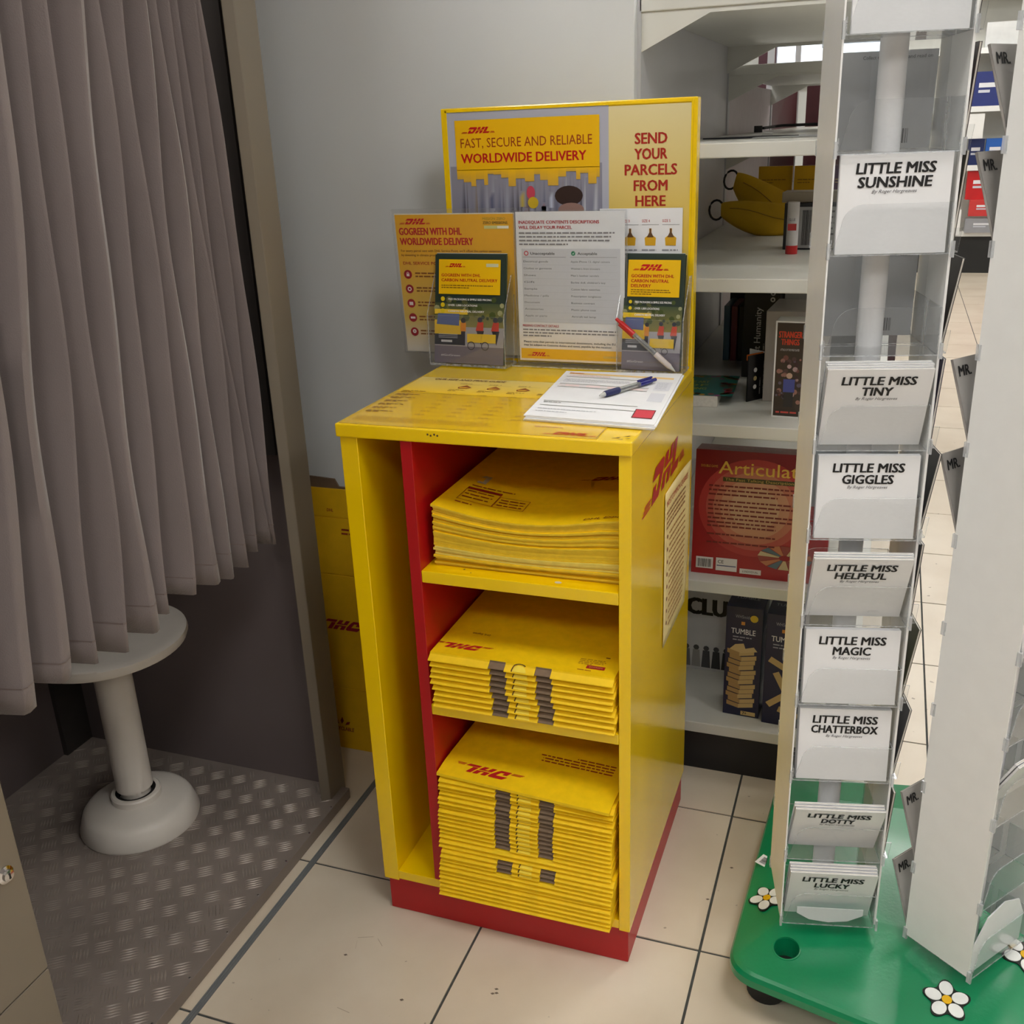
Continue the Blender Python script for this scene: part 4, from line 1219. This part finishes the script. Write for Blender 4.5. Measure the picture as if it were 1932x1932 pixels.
carton('card_game_box', 'tall matt black card game box with white sideways lettering on the middle shelf', 'box', rotz(R(-4), (.487, 1.010, .8112)), .080, .26, .246, shm('black_card_box', (26, 27, 28), .45), [(fr, 'front')])
i = Ink(base=.0006); i.rect(.01, .012, .075, .05, (150, 152, 150), 1); i.para(.014, .042, .05, 3, .009, .003, (60, 60, 60), seed=3, layer=3)
carton('game_box', 'white and black carton standing behind the tall black card game box', 'box', rotz(R(-4), (.572, 1.05, .8112)), .09, .16, .240, shm('light_grey_carton', (150, 152, 152)), [(i, 'front')])
carton('game_box', 'pale grey carton between the black card box and the film picture box', 'box', rotz(R(-3), (.560, .80, .8112)), .115, .16, .190, shm('pale_carton', (168, 164, 162)))
i = Ink(base=.0006)
w_, h_ = .058, .192
i.outline(0, 0, w_, h_, .003, (226, 226, 226), 3); i.rect(.003, .003, w_ - .003, h_ - .003, (56, 46, 40), 0)
i.text('STRANGER', .029, .160, .012, (196, 60, 34), w=.044, bold=.03, align='c'); i.text('THINGS', .029, .146, .011, (196, 60, 34), w=.034, bold=.03, align='c')
i.text('ATTACK OF THE MIND FLAYER', .029, .134, .0042, (196, 196, 196), w=.036, align='c')
rn = random.Random(2)
for k_ in range(46): i.disc(rn.uniform(.006, .052), rn.uniform(.030, .122), rn.uniform(.002, .0055), rn.choice([(150, 110, 100), (110, 70, 64), (80, 60, 60), (176, 150, 150), (60, 40, 44), (96, 90, 110)]), 1, n=8)
i.disc(.031, .085, .006, (190, 160, 140), 4, n=10); i.rect(.020, .052, .042, .078, (70, 80, 150), 4); i.rect(.022, .022, .040, .052, (40, 40, 44), 4)
i.para(.008, .009, .04, 1, .006, .0035, (200, 80, 70), seed=1, last=1)
carton('game_box', 'small upright white-bordered box with a dark crowded film picture on the middle shelf', 'box', rotz(R(-3), (.592, .680, .8112)), w_, .052, h_, shm('white_border_box', (206, 206, 206)), [(i, 'front')])
# black folded card
t_ = thing('folded_card', 'small black folded card with white print standing in front of the tall black box', 'card', rotz(R(52), (.530, .785, .8112)))
boxo('card_panel', (0, 0, 0, .062, .003, .098), shm('black_fold_card', (14, 14, 14)), t_)
i = Ink(T=lambda x, y: (.062 - y, x), base=.0006)
i.text('ARTS STATIONERY', .012, .012, .007, (190, 190, 190), w=.07, bold=.01); i.para(.012, .026, .07, 1, .008, .003, (150, 150, 150), seed=2)
for k_ in range(3): i.disc(.03 + k_ * .018, .042, .005, [(206, 206, 206), (190, 170, 120), (206, 206, 206)][k_], 2, n=10)
i.done(t_, FRONT((0, 0, 0)))
boxo('price_tab', (0.0, 0.003, .088, .045, .006, .100), mat('orange_tab', (216, 110, 30), .5), t_)
pnl = boxo('white_leaf', (0.062, 0.0, 0.002, .064, .060, .096), PAPER, t_)
# small upright slim cases behind
for k_, (x, c, nm) in enumerate(((.418, (90, 130, 160), 'slim pale blue'), (.436, (150, 70, 84), 'slim dark pink'), (.454, (30, 30, 34), 'slim black'))):
    carton('slim_case', nm + ' case standing to the left of the tall black card box', 'box', rotz(R(0), (x, 1.18, .8112)), .015, .12, .135, shm('case_' + 'abc'[k_], c))
for k_, (x, y, w_, h_, c, nm) in enumerate(((.40, 1.40, .10, .22, (14, 22, 30), 'very dark teal'), (.52, 1.42, .12, .255, (22, 22, 30), 'matt charcoal'), (.66, 1.30, .12, .235, (40, 42, 44), 'dark grey'), (.645, 1.36, .012, .25, (20, 26, 70), 'narrow navy'))):
    carton('game_box', nm + ' game box at the back of the middle shelf', 'box', rotz(0, (x, y, .8112)), w_, .14, h_, shm('dark_box_' + 'abcd'[k_], c))
# shelf z=1.094: banana bags, cards, tin, tube
def banana_bag(label, M, L, H_, up_=0.0, oval=False):
    t_ = thing('pouch', label, 'pouch', M)
    n, m_ = 22, 12
    def fn(u, v):
        a = 2 * math.pi * v
        x = L * u
        body = math.sin(math.pi * min(1, .06 + u * .90)) ** .55
        hh = H_ * .5 * body; dd = .030 * body
        zc = H_ * .5 + up_ * (1 - u) ** 2
        return (x, dd * math.cos(a), zc + hh * math.sin(a) - .10 * H_ * math.sin(math.pi * u))
    mb = MB(); mb.grid(fn, n, m_)
    build(mb, 'pouch_body', mat('banana_yellow_cloth', (206, 164, 6), .6, var=.08, scale=20, bump=.3, bscale=100), t_)
    mb = MB(); mb.tube([(L * u, -.030 * math.sin(math.pi * min(1, .06 + u * .9)) ** .55 - .0005, H_ * .55 + up_ * (1 - u) ** 2 + .1 * H_ * math.sin(math.pi * u * 2)) for u in [q / 10 for q in range(1, 10)]], .0012, 6)
    build(mb, 'zip', mat('mustard_zip', (150, 116, 10), .6), t_)
    mb = MB(); mb.tube([(-.012 + .018 * math.cos(a), 0, H_ * .5 + up_ + .024 * math.sin(a)) for a in [2 * math.pi * q / 16 for q in range(17)]], .0028, 8)
    build(mb, 'cord_loop', BLACK, t_)
    i = Ink(base=0.0)
    if oval:
        i.disc(L * .87, H_ * .52, .030, (26, 20, 10), 1, ry=.016); i.text('BANANAGRAMS', L * .87, H_ * .49, .008, (200, 170, 60), w=.046, bold=.01, align='c', layer=3)
    else:
        i.rect(L * .22, H_ * .25, L * .30, H_ * .60, (110, 50, 80), 1)
    i.done(t_, FRONT((0, -.0325, 0)))
    return t_
banana_bag('yellow banana-shaped cloth pouch lying in front on the upper shelf, with a dark oval patch', rotz(R(4), (.375, 1.36, 1.094)), .225, .085, .022, oval=True)
banana_bag('yellow banana-shaped cloth pouch propped up behind the one with the oval patch', Matrix.Translation((.36, 1.52, 1.118)) @ Matrix.Rotation(R(14), 4, 'Y'), .235, .110, .05)
for k_, (x, c, nm) in enumerate(((.40, (206, 160, 16), 'mustard yellow pocket guide, left one behind the banana pouches'), (.505, (206, 160, 16), 'mustard yellow pocket guide, right one behind the banana pouches'), (.612, (84, 40, 84), 'purple pocket guide beside the mustard ones behind the pouches'))):
    i = Ink(base=.0006); i.ring(.05, .03, .026, .028, (150, 110, 20), 1); i.para(.01, .105, .07, 2, .008, .003, (150, 110, 20) if k_ < 2 else (190, 160, 120), seed=k_)
    carton('pocket_guide', nm, 'book', rotz(0, (x, 1.90 - .02 * k_, 1.0942)), .098, .02, .145, shm('guide_' + 'abc'[k_], c), [(i, 'front')])
i = Ink(base=.0006)
i.rect(.012, .004, .118, .092, (168, 168, 168), 0); i.barcode(.040, .010, .020, .075, seed=9); i.para(.066, .080, .045, 6, .012, .004, (70, 70, 74), seed=4)
i.text('BIDDLE', .030, .070, .012, (40, 40, 40), w=.0, bold=.01) if False else None
carton('tin', 'black-cased game tin with a white barcode label on the upper shelf', 'box', rotz(R(-2), (.560, 1.060, 1.0942)), .14, .07, .100, shm('black_tin', (24, 26, 34), .35), [(i, 'front')])
carton('game_box', 'cream slim box lying on top of the black barcode tin', 'box', rotz(R(-2), (.552, 1.075, 1.1946)), .14, .075, .022, shm('cream_box', (158, 148, 132)))
t_ = thing('glue_tube', 'white paper tube with a red cap standing in front of the barcode tin', 'tube', (.586, .985, 1.0942))
build(MB().lathe([(0, .018), (.0125, .018), (.0125, .108), (0, .108)], 20), 'tube_body', mat('white_tube', (206, 204, 204), .4), t_)
build(MB().lathe([(0, 0), (.0128, 0), (.0128, .018), (0, .018)], 20), 'cap', REDP, t_)
i = Ink(T=lambda x, y: (x, y), base=0.0)
i.rect(-.009, .050, .009, .064, (190, 60, 60), 1); i.text('GLUE', -.007, .070, .005, (60, 60, 90), w=.013)
i.done(t_, FRONT((0, -.0128, 0)))
# top shelf: flat dark leaflet, clear strip and rods
t_ = thing('leaflet', 'dark flat leaflet lying on the top shelf behind the header board', 'leaflet', rotz(R(8), (.385, 1.0, 1.3335)))
build(MB().prism([(0, 0), (.10, -.06), (.20, -.02), (.13, .12)], 0, .003), 'leaflet_body', shm('dark_leaflet', (34, 36, 44)), t_)
t_ = thing('leaflet', 'pale grey leaflet lying on the top shelf under the dark one', 'leaflet', rotz(R(2), (.47, .96, 1.3335)))
build(MB().prism([(.03, -.05), (.17, -.06), (.18, .16), (.05, .13)], 0, .0018), 'leaflet_body', shm('pale_leaflet', (200, 202, 206)), t_)
t_ = thing('label_holder', 'clear slanting plastic label strip standing on the top shelf', 'holder', frame((.475, 1.30, 1.334), (1, .1, 0), (0.0, 1, 0)))
mb = MB(); mb.prism([(0, 0), (.024, 0), (.052, .085), (.030, .085)], 0, .002, axis=1, side=1)
build(mb, 'strip', [CLEAR, CLEARE], t_)
t_ = thing('rod', 'thin black rod with a knob lying on the top shelf', 'rod', (.40, 1.85, 1.3355))
build(MB().tube([(0, 0, .010), (.06, .05, .016), (.34, .10, .016)], .004, 8), 'bar', BLACK, t_)
build(MB().box(-.012, -.008, 0, .010, .008, .018), 'knob', BLACK, t_)
# maroon screen standing in the aisle behind the shelving
t_ = thing('freestanding_screen', 'dark maroon screen standing beyond the second shelving bay', 'panel', (.36, 3.95, 0))
boxo('board', (0, 0, .05, .50, .03, 1.585), mat('maroon_board', (58, 4, 16), .5, var=.1), t_)
boxo('foot', (0, -.06, 0, .50, .09, .05), BLACK, t_)

# ================================================================== FAR SHELVES at the other side of the shop
fs = thing('wall_shelving', 'far white wall shelving with stationery beyond the display stand', 'shelving', (0.75, 8.80, 0))
boxo('back_panel', (0, .40, .3, 2.4, .42, 2.4), SHELF, fs)
boxo('plinth', (0, .05, 0, 2.4, .40, .34), mat('dark_fixture_base', (30, 32, 34), .5), fs)
for z in (.36, .92, 1.40, 1.86, 2.3):
    boxo('shelf', (0, .02, z - .03, 2.4, .40, z), SHELF, fs, bevel=.003)
for z in (.36, .92, 1.40, 1.86):
    boxo('price_rail', (0, .005, z - .035, 2.4, .02, z + .01), WHITEP, fs)
cx = 1.30
specs = []
def pack(x, y, z, w_, h_, c, label, cat='pack', d_=.1, white=True):
    t_ = thing('stationery_pack', label, cat, (x, y, z))
    boxo('pack_body', (0, 0, 0, w_, d_, h_), shm('pack_%d_%d_%d' % c, c), t_)
    i = Ink(base=.001)
    if white: i.rect(w_ * .2, h_ * .55, w_ * .75, h_ * .68, (226, 228, 234), 1); i.rect(w_ * .2, h_ * .4, w_ * .5, h_ * .48, (200, 204, 216), 1)
    if white: i.done(t_, FRONT((0, 0, 0)))
pack(1.33, 8.86, 1.405, .30, .28, (44, 56, 118), 'large navy stationery pack on the far shelves')
pack(1.66, 8.86, 1.405, .24, .24, (206, 208, 214), 'white stationery pack beside the navy one on the far shelves')
pack(1.36, 8.86, .925, .13, .22, (28, 44, 96), 'dark blue stationery box on the far shelves', 'box')
pack(1.50, 8.85, .925, .16, .22, (40, 96, 180), 'mid blue stationery box on the far shelves', 'box')
pack(1.38, 8.83, .64, .26, .24, (196, 30, 36), 'red printed packet on the far shelves below the blue boxes')
pack(1.42, 8.80, .50, .30, .14, (206, 60, 60), 'paler red packet low on the far shelves')
pack(1.66, 8.86, .925, .20, .30, (160, 162, 168), 'grey stationery box on the far shelves', 'box')
pack(1.40, 8.76, .362, .34, .12, (150, 152, 158), 'grey and white box row on the lowest far shelf')
pack(1.90, 8.86, 1.405, .20, .25, (60, 90, 150), 'pale blue stationery pack at the right of the far shelves')
pack(1.40, 8.86, 1.865, .30, .20, (210, 212, 212), 'white stationery pack on the top far shelf', white=False)
for (x, z, w_) in ((1.28, 1.05, .18),):
    t_ = thing('shelf_label', 'white angled shelf label card on the far shelves', 'label', (x, 8.78, z + .10))
    boxo('card', (0, 0, 0, w_, .01, .20), WHITEP, t_)
t_ = thing('price_card', 'white price card tilted in front of the red packet on the far shelves', 'label', (1.26, 8.76, .34))
boxo('card', (0, 0, 0, .10, .01, .22), WHITEP, t_)
# bright lit window far behind the shelving and a maroon pillar
t_ = thing('window_poster', 'pale blue lit window panel far beyond the top of the shelving', 'window', (-0.47, 9.90, 1.70))
boxo('frame', (-.03, .02, -.03, 1.25, .06, .52), SHELF, t_)
boxo('lit_pane', (0, 0, 0, 1.2, .02, .48), glow_mat('daylight_pane', (.70, .80, .92), .9), t_)
t_ = thing('pillar', 'narrow dark maroon pillar far beyond the shelving', 'pillar', (-.52, 9.2, 0))
boxo('shaft', (0, 0, 0, .16, .1, 2.3), mat('maroon_pillar', (60, 20, 34), .5), t_)

# ================================================================== BOOK SPINNER
SP = thing('book_spinner', 'revolving book display on a green base, with white towers of clear pockets', 'stand', (0, 0, 0))
# green base
ctr = Vector((1.00, .22))
corners = [Vector(c) for c in ((.637, -.048), (1.108, -.152), (1.43, .16), (1.24, .60), (.664, .50))]
inner = [Vector(c) for c in ((.745, .10), (1.02, .075), (1.21, .24), (1.12, .42), (.76, .40))]
def rounded(cs, r, n=14):
    out = []
    for q in range(len(cs)):
        p, a, b = cs[q], cs[q - 1], cs[(q + 1) % len(cs)]
        u = (a - p).normalized(); v = (b - p).normalized()
        s_, e = p + u * r, p + v * r
        for k_ in range(n + 1):
            t = k_ / n
            out.append((1 - t) ** 2 * s_ + 2 * t * (1 - t) * p + t * t * e)
    return out
rings = []
def ring_at(sc, z, r):
    cs = [ctr + (c - ctr) * sc for c in corners]
    return [(p.x, p.y, z) for p in rounded(cs, r)]
levels = [(.985, .068, .05), (1.0, .073, .05), (1.0, .086, .05), (.990, .093, .05), (.975, .096, .05)]
mb = MB(); vs = []
for l in levels: vs += ring_at(*l)
for p in rounded(inner, .012): vs.append((p.x, p.y, .128))
n = len(rounded(inner, .01))
nl = len(levels) + 1
fs = [(a * n + b, a * n + (b + 1) % n, (a + 1) * n + (b + 1) % n, (a + 1) * n + b) for a in range(nl - 1) for b in range(n)]
fs += [tuple(range(n))[::-1], tuple(range((nl - 1) * n, nl * n))]
mb.add(vs, fs, 0, True)
gb = build(mb, 'base', GREEN, SP); gb.data.set_sharp_from_angle(angle=R(11))
# caster well: boolean hole
bpy.ops.mesh.primitive_cylinder_add(radius=.0205, depth=.10, vertices=40, location=(.727, .006, .119))
cut = bpy.context.object
bm_ = gb.modifiers.new('well', 'BOOLEAN'); bm_.operation = 'DIFFERENCE'; bm_.object = cut; bm_.solver = 'EXACT'
dg = bpy.context.evaluated_depsgraph_get()
nm = bpy.data.meshes.new_from_object(gb.evaluated_get(dg))
gb.modifiers.clear(); gb.data = nm
bpy.data.objects.remove(cut)
def caster(x, y):
    c = build(MB().tube([(x, y - .014, .031), (x, y + .014, .031)], .031, 24), 'caster', BLACK, SP)
    build(MB().box(x - .014, y - .017, .045, x + .014, y + .017, .068), 'caster_housing', BLACK, c)
for x, y in ((.700, .000), (1.08, -.09), (1.34, .16), (1.18, .50), (.72, .42)): caster(x, y)
def slopez(x, y):
    # height of the sloped skirt near a point
    best = 0
    for sc in [q / 200 for q in range(100, 201)]:
        f_ = (sc - .5) / .5
        cs = [inner[q] + (corners[q] - inner[q]) * f_ for q in range(5)]
        inside = True
        for q in range(5):
            a, b = cs[q], cs[(q + 1) % 5]
            if (b.x - a.x) * (y - a.y) - (b.y - a.y) * (x - a.x) < 0: inside = False
        if inside:
            best = sc; break
    sc = best or 1
    f_ = (sc - .5) / .5
    return .128 - f_ * .0335
wz = slopez(.727, .006)
build(MB().lathe([(0, .0722), (.0200, .0722), (.0200, .0742), (0, .0742)], 24, c=(.727, .006)), 'well_floor', BLACK, gb)
wr = build(MB().lathe([(.0200, -.001), (.0232, -.001), (.0226, .0012), (.0205, .0014)], 32, cap=False), 'well_rim', GREEN, gb, frame((.727, .006, wz), (1, 0, (slopez(.747, .006) - slopez(.707, .006)) / .04), (0, 1, (slopez(.727, .026) - slopez(.727, -.014)) / .04)))
def daisy(x, y, r, rot):
    z = slopez(x, y)
    ex_ = (slopez(x + .02, y) - slopez(x - .02, y)) / .04; ey_ = (slopez(x, y + .02) - slopez(x, y - .02)) / .04
    M = frame((x, y, z + .0012), (1, 0, ex_), (0, 1, ey_))
    d = build(MB().prism([(r * (.98 + .20 * math.cos(5 * a)) * math.cos(a + rot), r * (.98 + .20 * math.cos(5 * a)) * math.sin(a + rot)) for a in [2 * math.pi * q / 50 for q in range(50)]], -.001, .0012), 'daisy', mat('daisy_black_outline', (24, 26, 22), .4), gb, M, bevel=.0004)
    for k_ in range(5):
        a = rot + 2 * math.pi * k_ / 5
        mb = MB(); px, py = .66 * r * math.cos(a), .66 * r * math.sin(a)
        pts = [(px + .40 * r * math.cos(t) * math.cos(a) - .33 * r * math.sin(t) * math.sin(a), py + .40 * r * math.cos(t) * math.sin(a) + .33 * r * math.sin(t) * math.cos(a)) for t in [2 * math.pi * q / 18 for q in range(18)]]
        mb.prism(pts, .0012, .0020); build(mb, 'petal', mat('daisy_white', (236, 238, 236), .3), d)
    build(MB().prism([(.24 * r * math.cos(t), .24 * r * math.sin(t)) for t in [2 * math.pi * q / 16 for q in range(16)]], .0012, .0024), 'flower_centre', mat('daisy_yellow', (236, 186, 20), .3), d)
daisy(.966, -.030, .030, R(20)); daisy(1.083, .086, .032, R(60)); daisy(.684, .112, .028, R(45))
M = frame((.662, .205, slopez(.662, .205) + .001), (.5, 1, .0), (-1, .5, .0))
stk = boxo('barcode_label', (0, -.012, 0, .028, .012, .0006), PAPER, gb, M)
i = Ink(base=.0008); i.barcode(.004, -.006, .018, .012); i.done(stk, Matrix(), 'label_print')

# towers
CAMZ = 1.368; KS = 1.043
rows_raw = [.196, .319, .461, .589, .715, .842, .966, 1.089, 1.211, 1.326, 1.453, 1.575]
rows = [CAMZ - KS * (CAMZ - z) for z in rows_raw]
def tower(origin, ang, PW, PD, label):
    M = rotz(ang, origin)
    tw = build(MB().box(-.0022, 0.002, .150, .0, PD, 1.80).box(PW, 0.002, .150, PW + .003, PD, 1.80), 'tower', WHITEP, SP, M)
    tag(tw, label)
    build(MB().lathe([(0, .10), (.017, .10), (.017, 1.82), (0, 1.82)], 24, c=(PW / 2, PD / 2), cap=False), 'pole', POLE, tw)
    mb = MB()
    pane(mb, (0, PD / 2 + .020, .15, PW, PD / 2 + .0212, 1.80), 1)
    build(mb, 'centre_pane', [CLEAR, CLEARE], tw)
    for side in (0, 1):
        for q, z in enumerate(rows):
            mb = MB()
            H2 = .062
            Y = (lambda y: y) if side == 0 else (lambda y: PD - y)
            def yb(a, b): return (min(Y(a), Y(b)), max(Y(a), Y(b)))
            a, b = yb(0.0, PD * .46)
            pane(mb, (.001, a, z, PW - .001, b, z + .0014), 2)
            # front lip with one rounded upper corner
            y0, y1 = yb(-.001, .0006)
            r_ = .026
            pl = [(.002, z), (PW - .002, z), (PW - .002, z + H2)] + [(.012 + r_ - r_ * math.sin(t), z + H2 - r_ + r_ * math.cos(t)) for t in [R(15 * k_) for k_ in range(7)]]
            mb.prism(pl, y0, y1, axis=1, mi=0, side=1)
            pane(mb, (PW - .0022, a, z, PW - .001, b, z + H2), 0)
            pane(mb, (.001, a, z, .0022, b, z + .02), 0)
            build(mb, 'pocket', [CLEAR, CLEARE], tw)
    mb = MB()
    for z in rows:
        for xx in (-.0032, PW + .0015): mb.box(xx, -.003, z - .004, xx + .0035, .004, z + .016)
        for xx in (-.0032, PW + .0015): mb.box(xx, PD - .004, z - .004, xx + .0035, PD + .003, z + .016)
    o = build(mb, 'clips', [CLEARE], tw); tag(o, kind='stuff')
    return tw, M
T1, M1 = tower((.7155, .020, 0), R(12.8), .1445, .140, 'left tower of clear pockets, seen from the front')
T2, M2 = tower((.9945, -.0165, 0), R(53), .1445, .113, 'right tower of clear pockets, its plain white side turned to the camera')
# third and fourth towers would stand behind the frame's right edge: one more, out of view
bk = MB()
# ---- books
BW, BH, BT = .133, .119, .0035
def book(M, label, group=None, title=None, dark=None):
    t_ = thing('picture_book', label, 'book', M, group)
    c = COVER if dark is None else shm('cover_%d_%d_%d' % dark, dark)
    mb = MB(); mb.box(0, 0, 0, BW, .0006, BH); mb.box(0, BT - .0006, 0, BW, BT, BH); mb.box(0, 0, 0, .0008, BT, BH)
    build(mb, 'cover', c, t_)
    boxo('pages', (.0010, .0007, .0010, BW - .001, BT - .0007, BH - .001), PAGES, t_)
    if title:
        i = Ink(base=.0004)
        K = (14, 14, 16)
        i.text('LITTLE MISS', BW * .5, BH * .805, .0122, K, w=BW * .70, bold=.038, shear=.08, align='c')
        i.text(title[0], BW * .5, BH * .668, .0122, K, w=BW * title[1], bold=.038, shear=.08, align='c')
        i.text('By Roger Hargreaves', BW * .5, BH * .612, .0040, (70, 70, 76), w=BW * .40, shear=.35, align='c')
        i.done(t_, FRONT((0, 0, 0)), 'title_print')
    return t_
PK = {8: 'third', 6: 'fifth', 5: 'sixth', 4: 'seventh', 3: 'eighth', 2: 'ninth', 1: 'tenth', 0: 'lowest', 10: 'topmost', 9: 'second'}
def fill(M, row, n, tilt, title, lab, ds_='', y0=.003, dz=0, spread=.0042, dark=None):
    for k_ in range(n):
        yb = y0 if tilt < R(6) else .003 + .062 * math.tan(tilt)
        Mb = M @ Matrix.Translation((.0065 + random.uniform(-.0012, .0012) * (k_ > 0), yb + k_ * spread, rows[row] + .0018 + dz + (.0022 * k_ if tilt > R(8) else .0004 * k_))) @ Matrix.Rotation(tilt if tilt >= R(6) else -tilt, 4, 'X')
        if title:
            L_ = 'white picture book, %s, %s, %s pocket of the left tower' % (ds_, 'front copy' if k_ == 0 else '%s copy' % ORD[k_], PK[row])
        else:
            L_ = lab + (', front copy' if k_ == 0 else ', rear copy')
        book(Mb, L_, None, title if k_ == 0 else None)
for (row_, n_, tl_, tt_, tw_, ds_) in ((8, 2, 2, 'SUNSHINE', .655, 'upright'), (6, 4, 19, 'TINY', .29, 'leaning forward'), (5, 2, 2, 'GIGGLES', .50, 'upright'), (4, 3, 23, 'HELPFUL', .52, 'leaning forward'), (3, 2, 3, 'MAGIC', .40, 'upright'), (2, 3, 4, 'CHATTERBOX', .72, 'upright'), (1, 3, 26, 'DOTTY', .37, 'leaning far forward'), (0, 4, 19, 'LUCKY', .40, 'leaning forward')):
    fill(M1, row_, n_, R(tl_), (tt_, tw_), tt_, ds_)
# the one cut by the top of the frame
fill(M1, 10, 1, R(2), None, 'white picture book cut off by the top of the photo, left tower')
# books in the rear pockets of the left tower, backs towards us
for q in (9, 7, 5):
    Mb = M1 @ Matrix.Translation((.0065, .140 - .012, rows[q] + .0018)) @ Matrix.Rotation(R(2), 4, 'X')
    b = book(Mb, {9: 'picture book with barcode seen from behind through the left tower\'s empty upper pocket', 7: 'picture book with barcode seen from behind through the left tower\'s empty middle pocket', 5: 'picture book in the rear pocket behind the sixth front pocket of the left tower'}[q], None, None, dark=(206, 207, 210))
    i = Ink(base=.0004)
    i.text('Collect them all', BW * .30, BH * .92, .004, (100, 100, 104), w=.036); i.text('and read on', BW * .72, BH * .92, .004, (100, 100, 104), w=.030)
    i.barcode(BW * .52, BH * .06, .036, .018, seed=q, col=(70, 70, 74))
    i.done(b, FRONT((0, 0, 0)), 'back_cover_print')
# dark covers leaning out on the right-hand side of the left tower
cols = [(44, 40, 44), (34, 34, 36), (60, 44, 46), (70, 66, 52), (52, 48, 44), (46, 38, 66), (60, 60, 62), (44, 44, 46), (84, 84, 60), (66, 66, 70), (90, 88, 78)]
for q in range(1, 11):
    z = rows[11 - q] - .004
    tl = R(3.5 if q not in (4, 6, 8, 9) else 8)
    Mb = M1 @ Matrix.Translation((.1445 + .0045, .128, z + .006)) @ Matrix.Rotation(R(-90), 4, 'Z') @ Matrix.Rotation(-tl, 4, 'X') @ Matrix.Scale(.84, 4, (1, 0, 0))
    b = book(Mb, 'dark-covered picture book on the left tower\'s right side, %s from the top' % ('first', 'second', 'third', 'fourth', 'fifth', 'sixth', 'seventh', 'eighth', 'ninth', 'tenth')[q - 1], 'dark-covered books along the right side of the left tower', None, dark=cols[q])
# side trays that carry them
for q in range(1, 11):
    z = rows[11 - q]
    mb = MB(); pane(mb, (.0, 0, 0, .010, .115, .0014), 2); mb.prism([(0, 0), (.010, 0), (.013, .03), (0, .03)], 0, .0014, axis=1, side=1)
    build(mb, 'side_tray', [CLEAR, CLEARE], T1, Matrix.Translation((.1475, .012, z)))
# right tower: books leaning out at its rear left, and inside its pockets
for q, z_i in enumerate((9, 8, 6, 5, 1, 0)):
    tl = R(20)
    Mb = M2 @ Matrix.Translation((.0065, .113 - .001, rows[z_i] + .006)) @ Matrix.Rotation(tl * -1, 4, 'X')
    b = book(Mb, 'picture book leaning out behind the right tower\'s left edge, %s from the top' % ('first', 'second', 'third', 'fourth', 'fifth', 'sixth')[q], 'books leaning out behind the right tower', None, dark=(176, 172, 168))  # grey cover colour has the shade on these books painted in
    i = Ink(base=.0004); i.text('MR.', .006, BH * .80, .0135, (20, 20, 22), w=.026, bold=.03, shear=.08); i.done(b, FRONT((0, 0, 0)), 'title_print')
for q, z_i in enumerate((10, 9, 8, 6, 5, 4)):
    fill(M2, z_i, 2, R(5), None, 'white picture book seen edge-on in the right tower, %s filled pocket' % ('first', 'second', 'third', 'fourth', 'fifth', 'sixth')[q])
Mb = M2 @ Matrix.Translation((.0065, .010, rows[2] + .004)) @ Matrix.Rotation(R(-24), 4, 'X')
fill(M2, 2, 2, R(26), None, 'white picture book leaning in the right tower near the bottom')
t_ = thing('card_liner', 'curved white card liner in the lowest pocket of the right tower', 'card', M2 @ Matrix.Translation((.008, .006, rows[0] + .003)))
mb = MB(); mb.prism([(.0, .0), (.128, 0), (.128, .05), (.11, .085), (.07, .10), (.03, .09), (0, .05)], 0, .002, axis=1); build(mb, 'card_sheet', PAPER, t_)
t_ = thing('card_liner', 'curved white card liner in the lowest pocket of the left tower', 'card', M1 @ Matrix.Translation((.008, .0012, rows[0] + .003)))
mb = MB(); mb.prism([(.015, .018), (.035, .006), (.065, .002), (.095, .006), (.118, .018), (.118, .03), (.015, .03)], 0, .0012, axis=1); build(mb, 'card_sheet', PAPER, t_)

for o in list(SC.objects):
    if o.type == 'EMPTY' and not o.children: print('EMPTY', o.name)
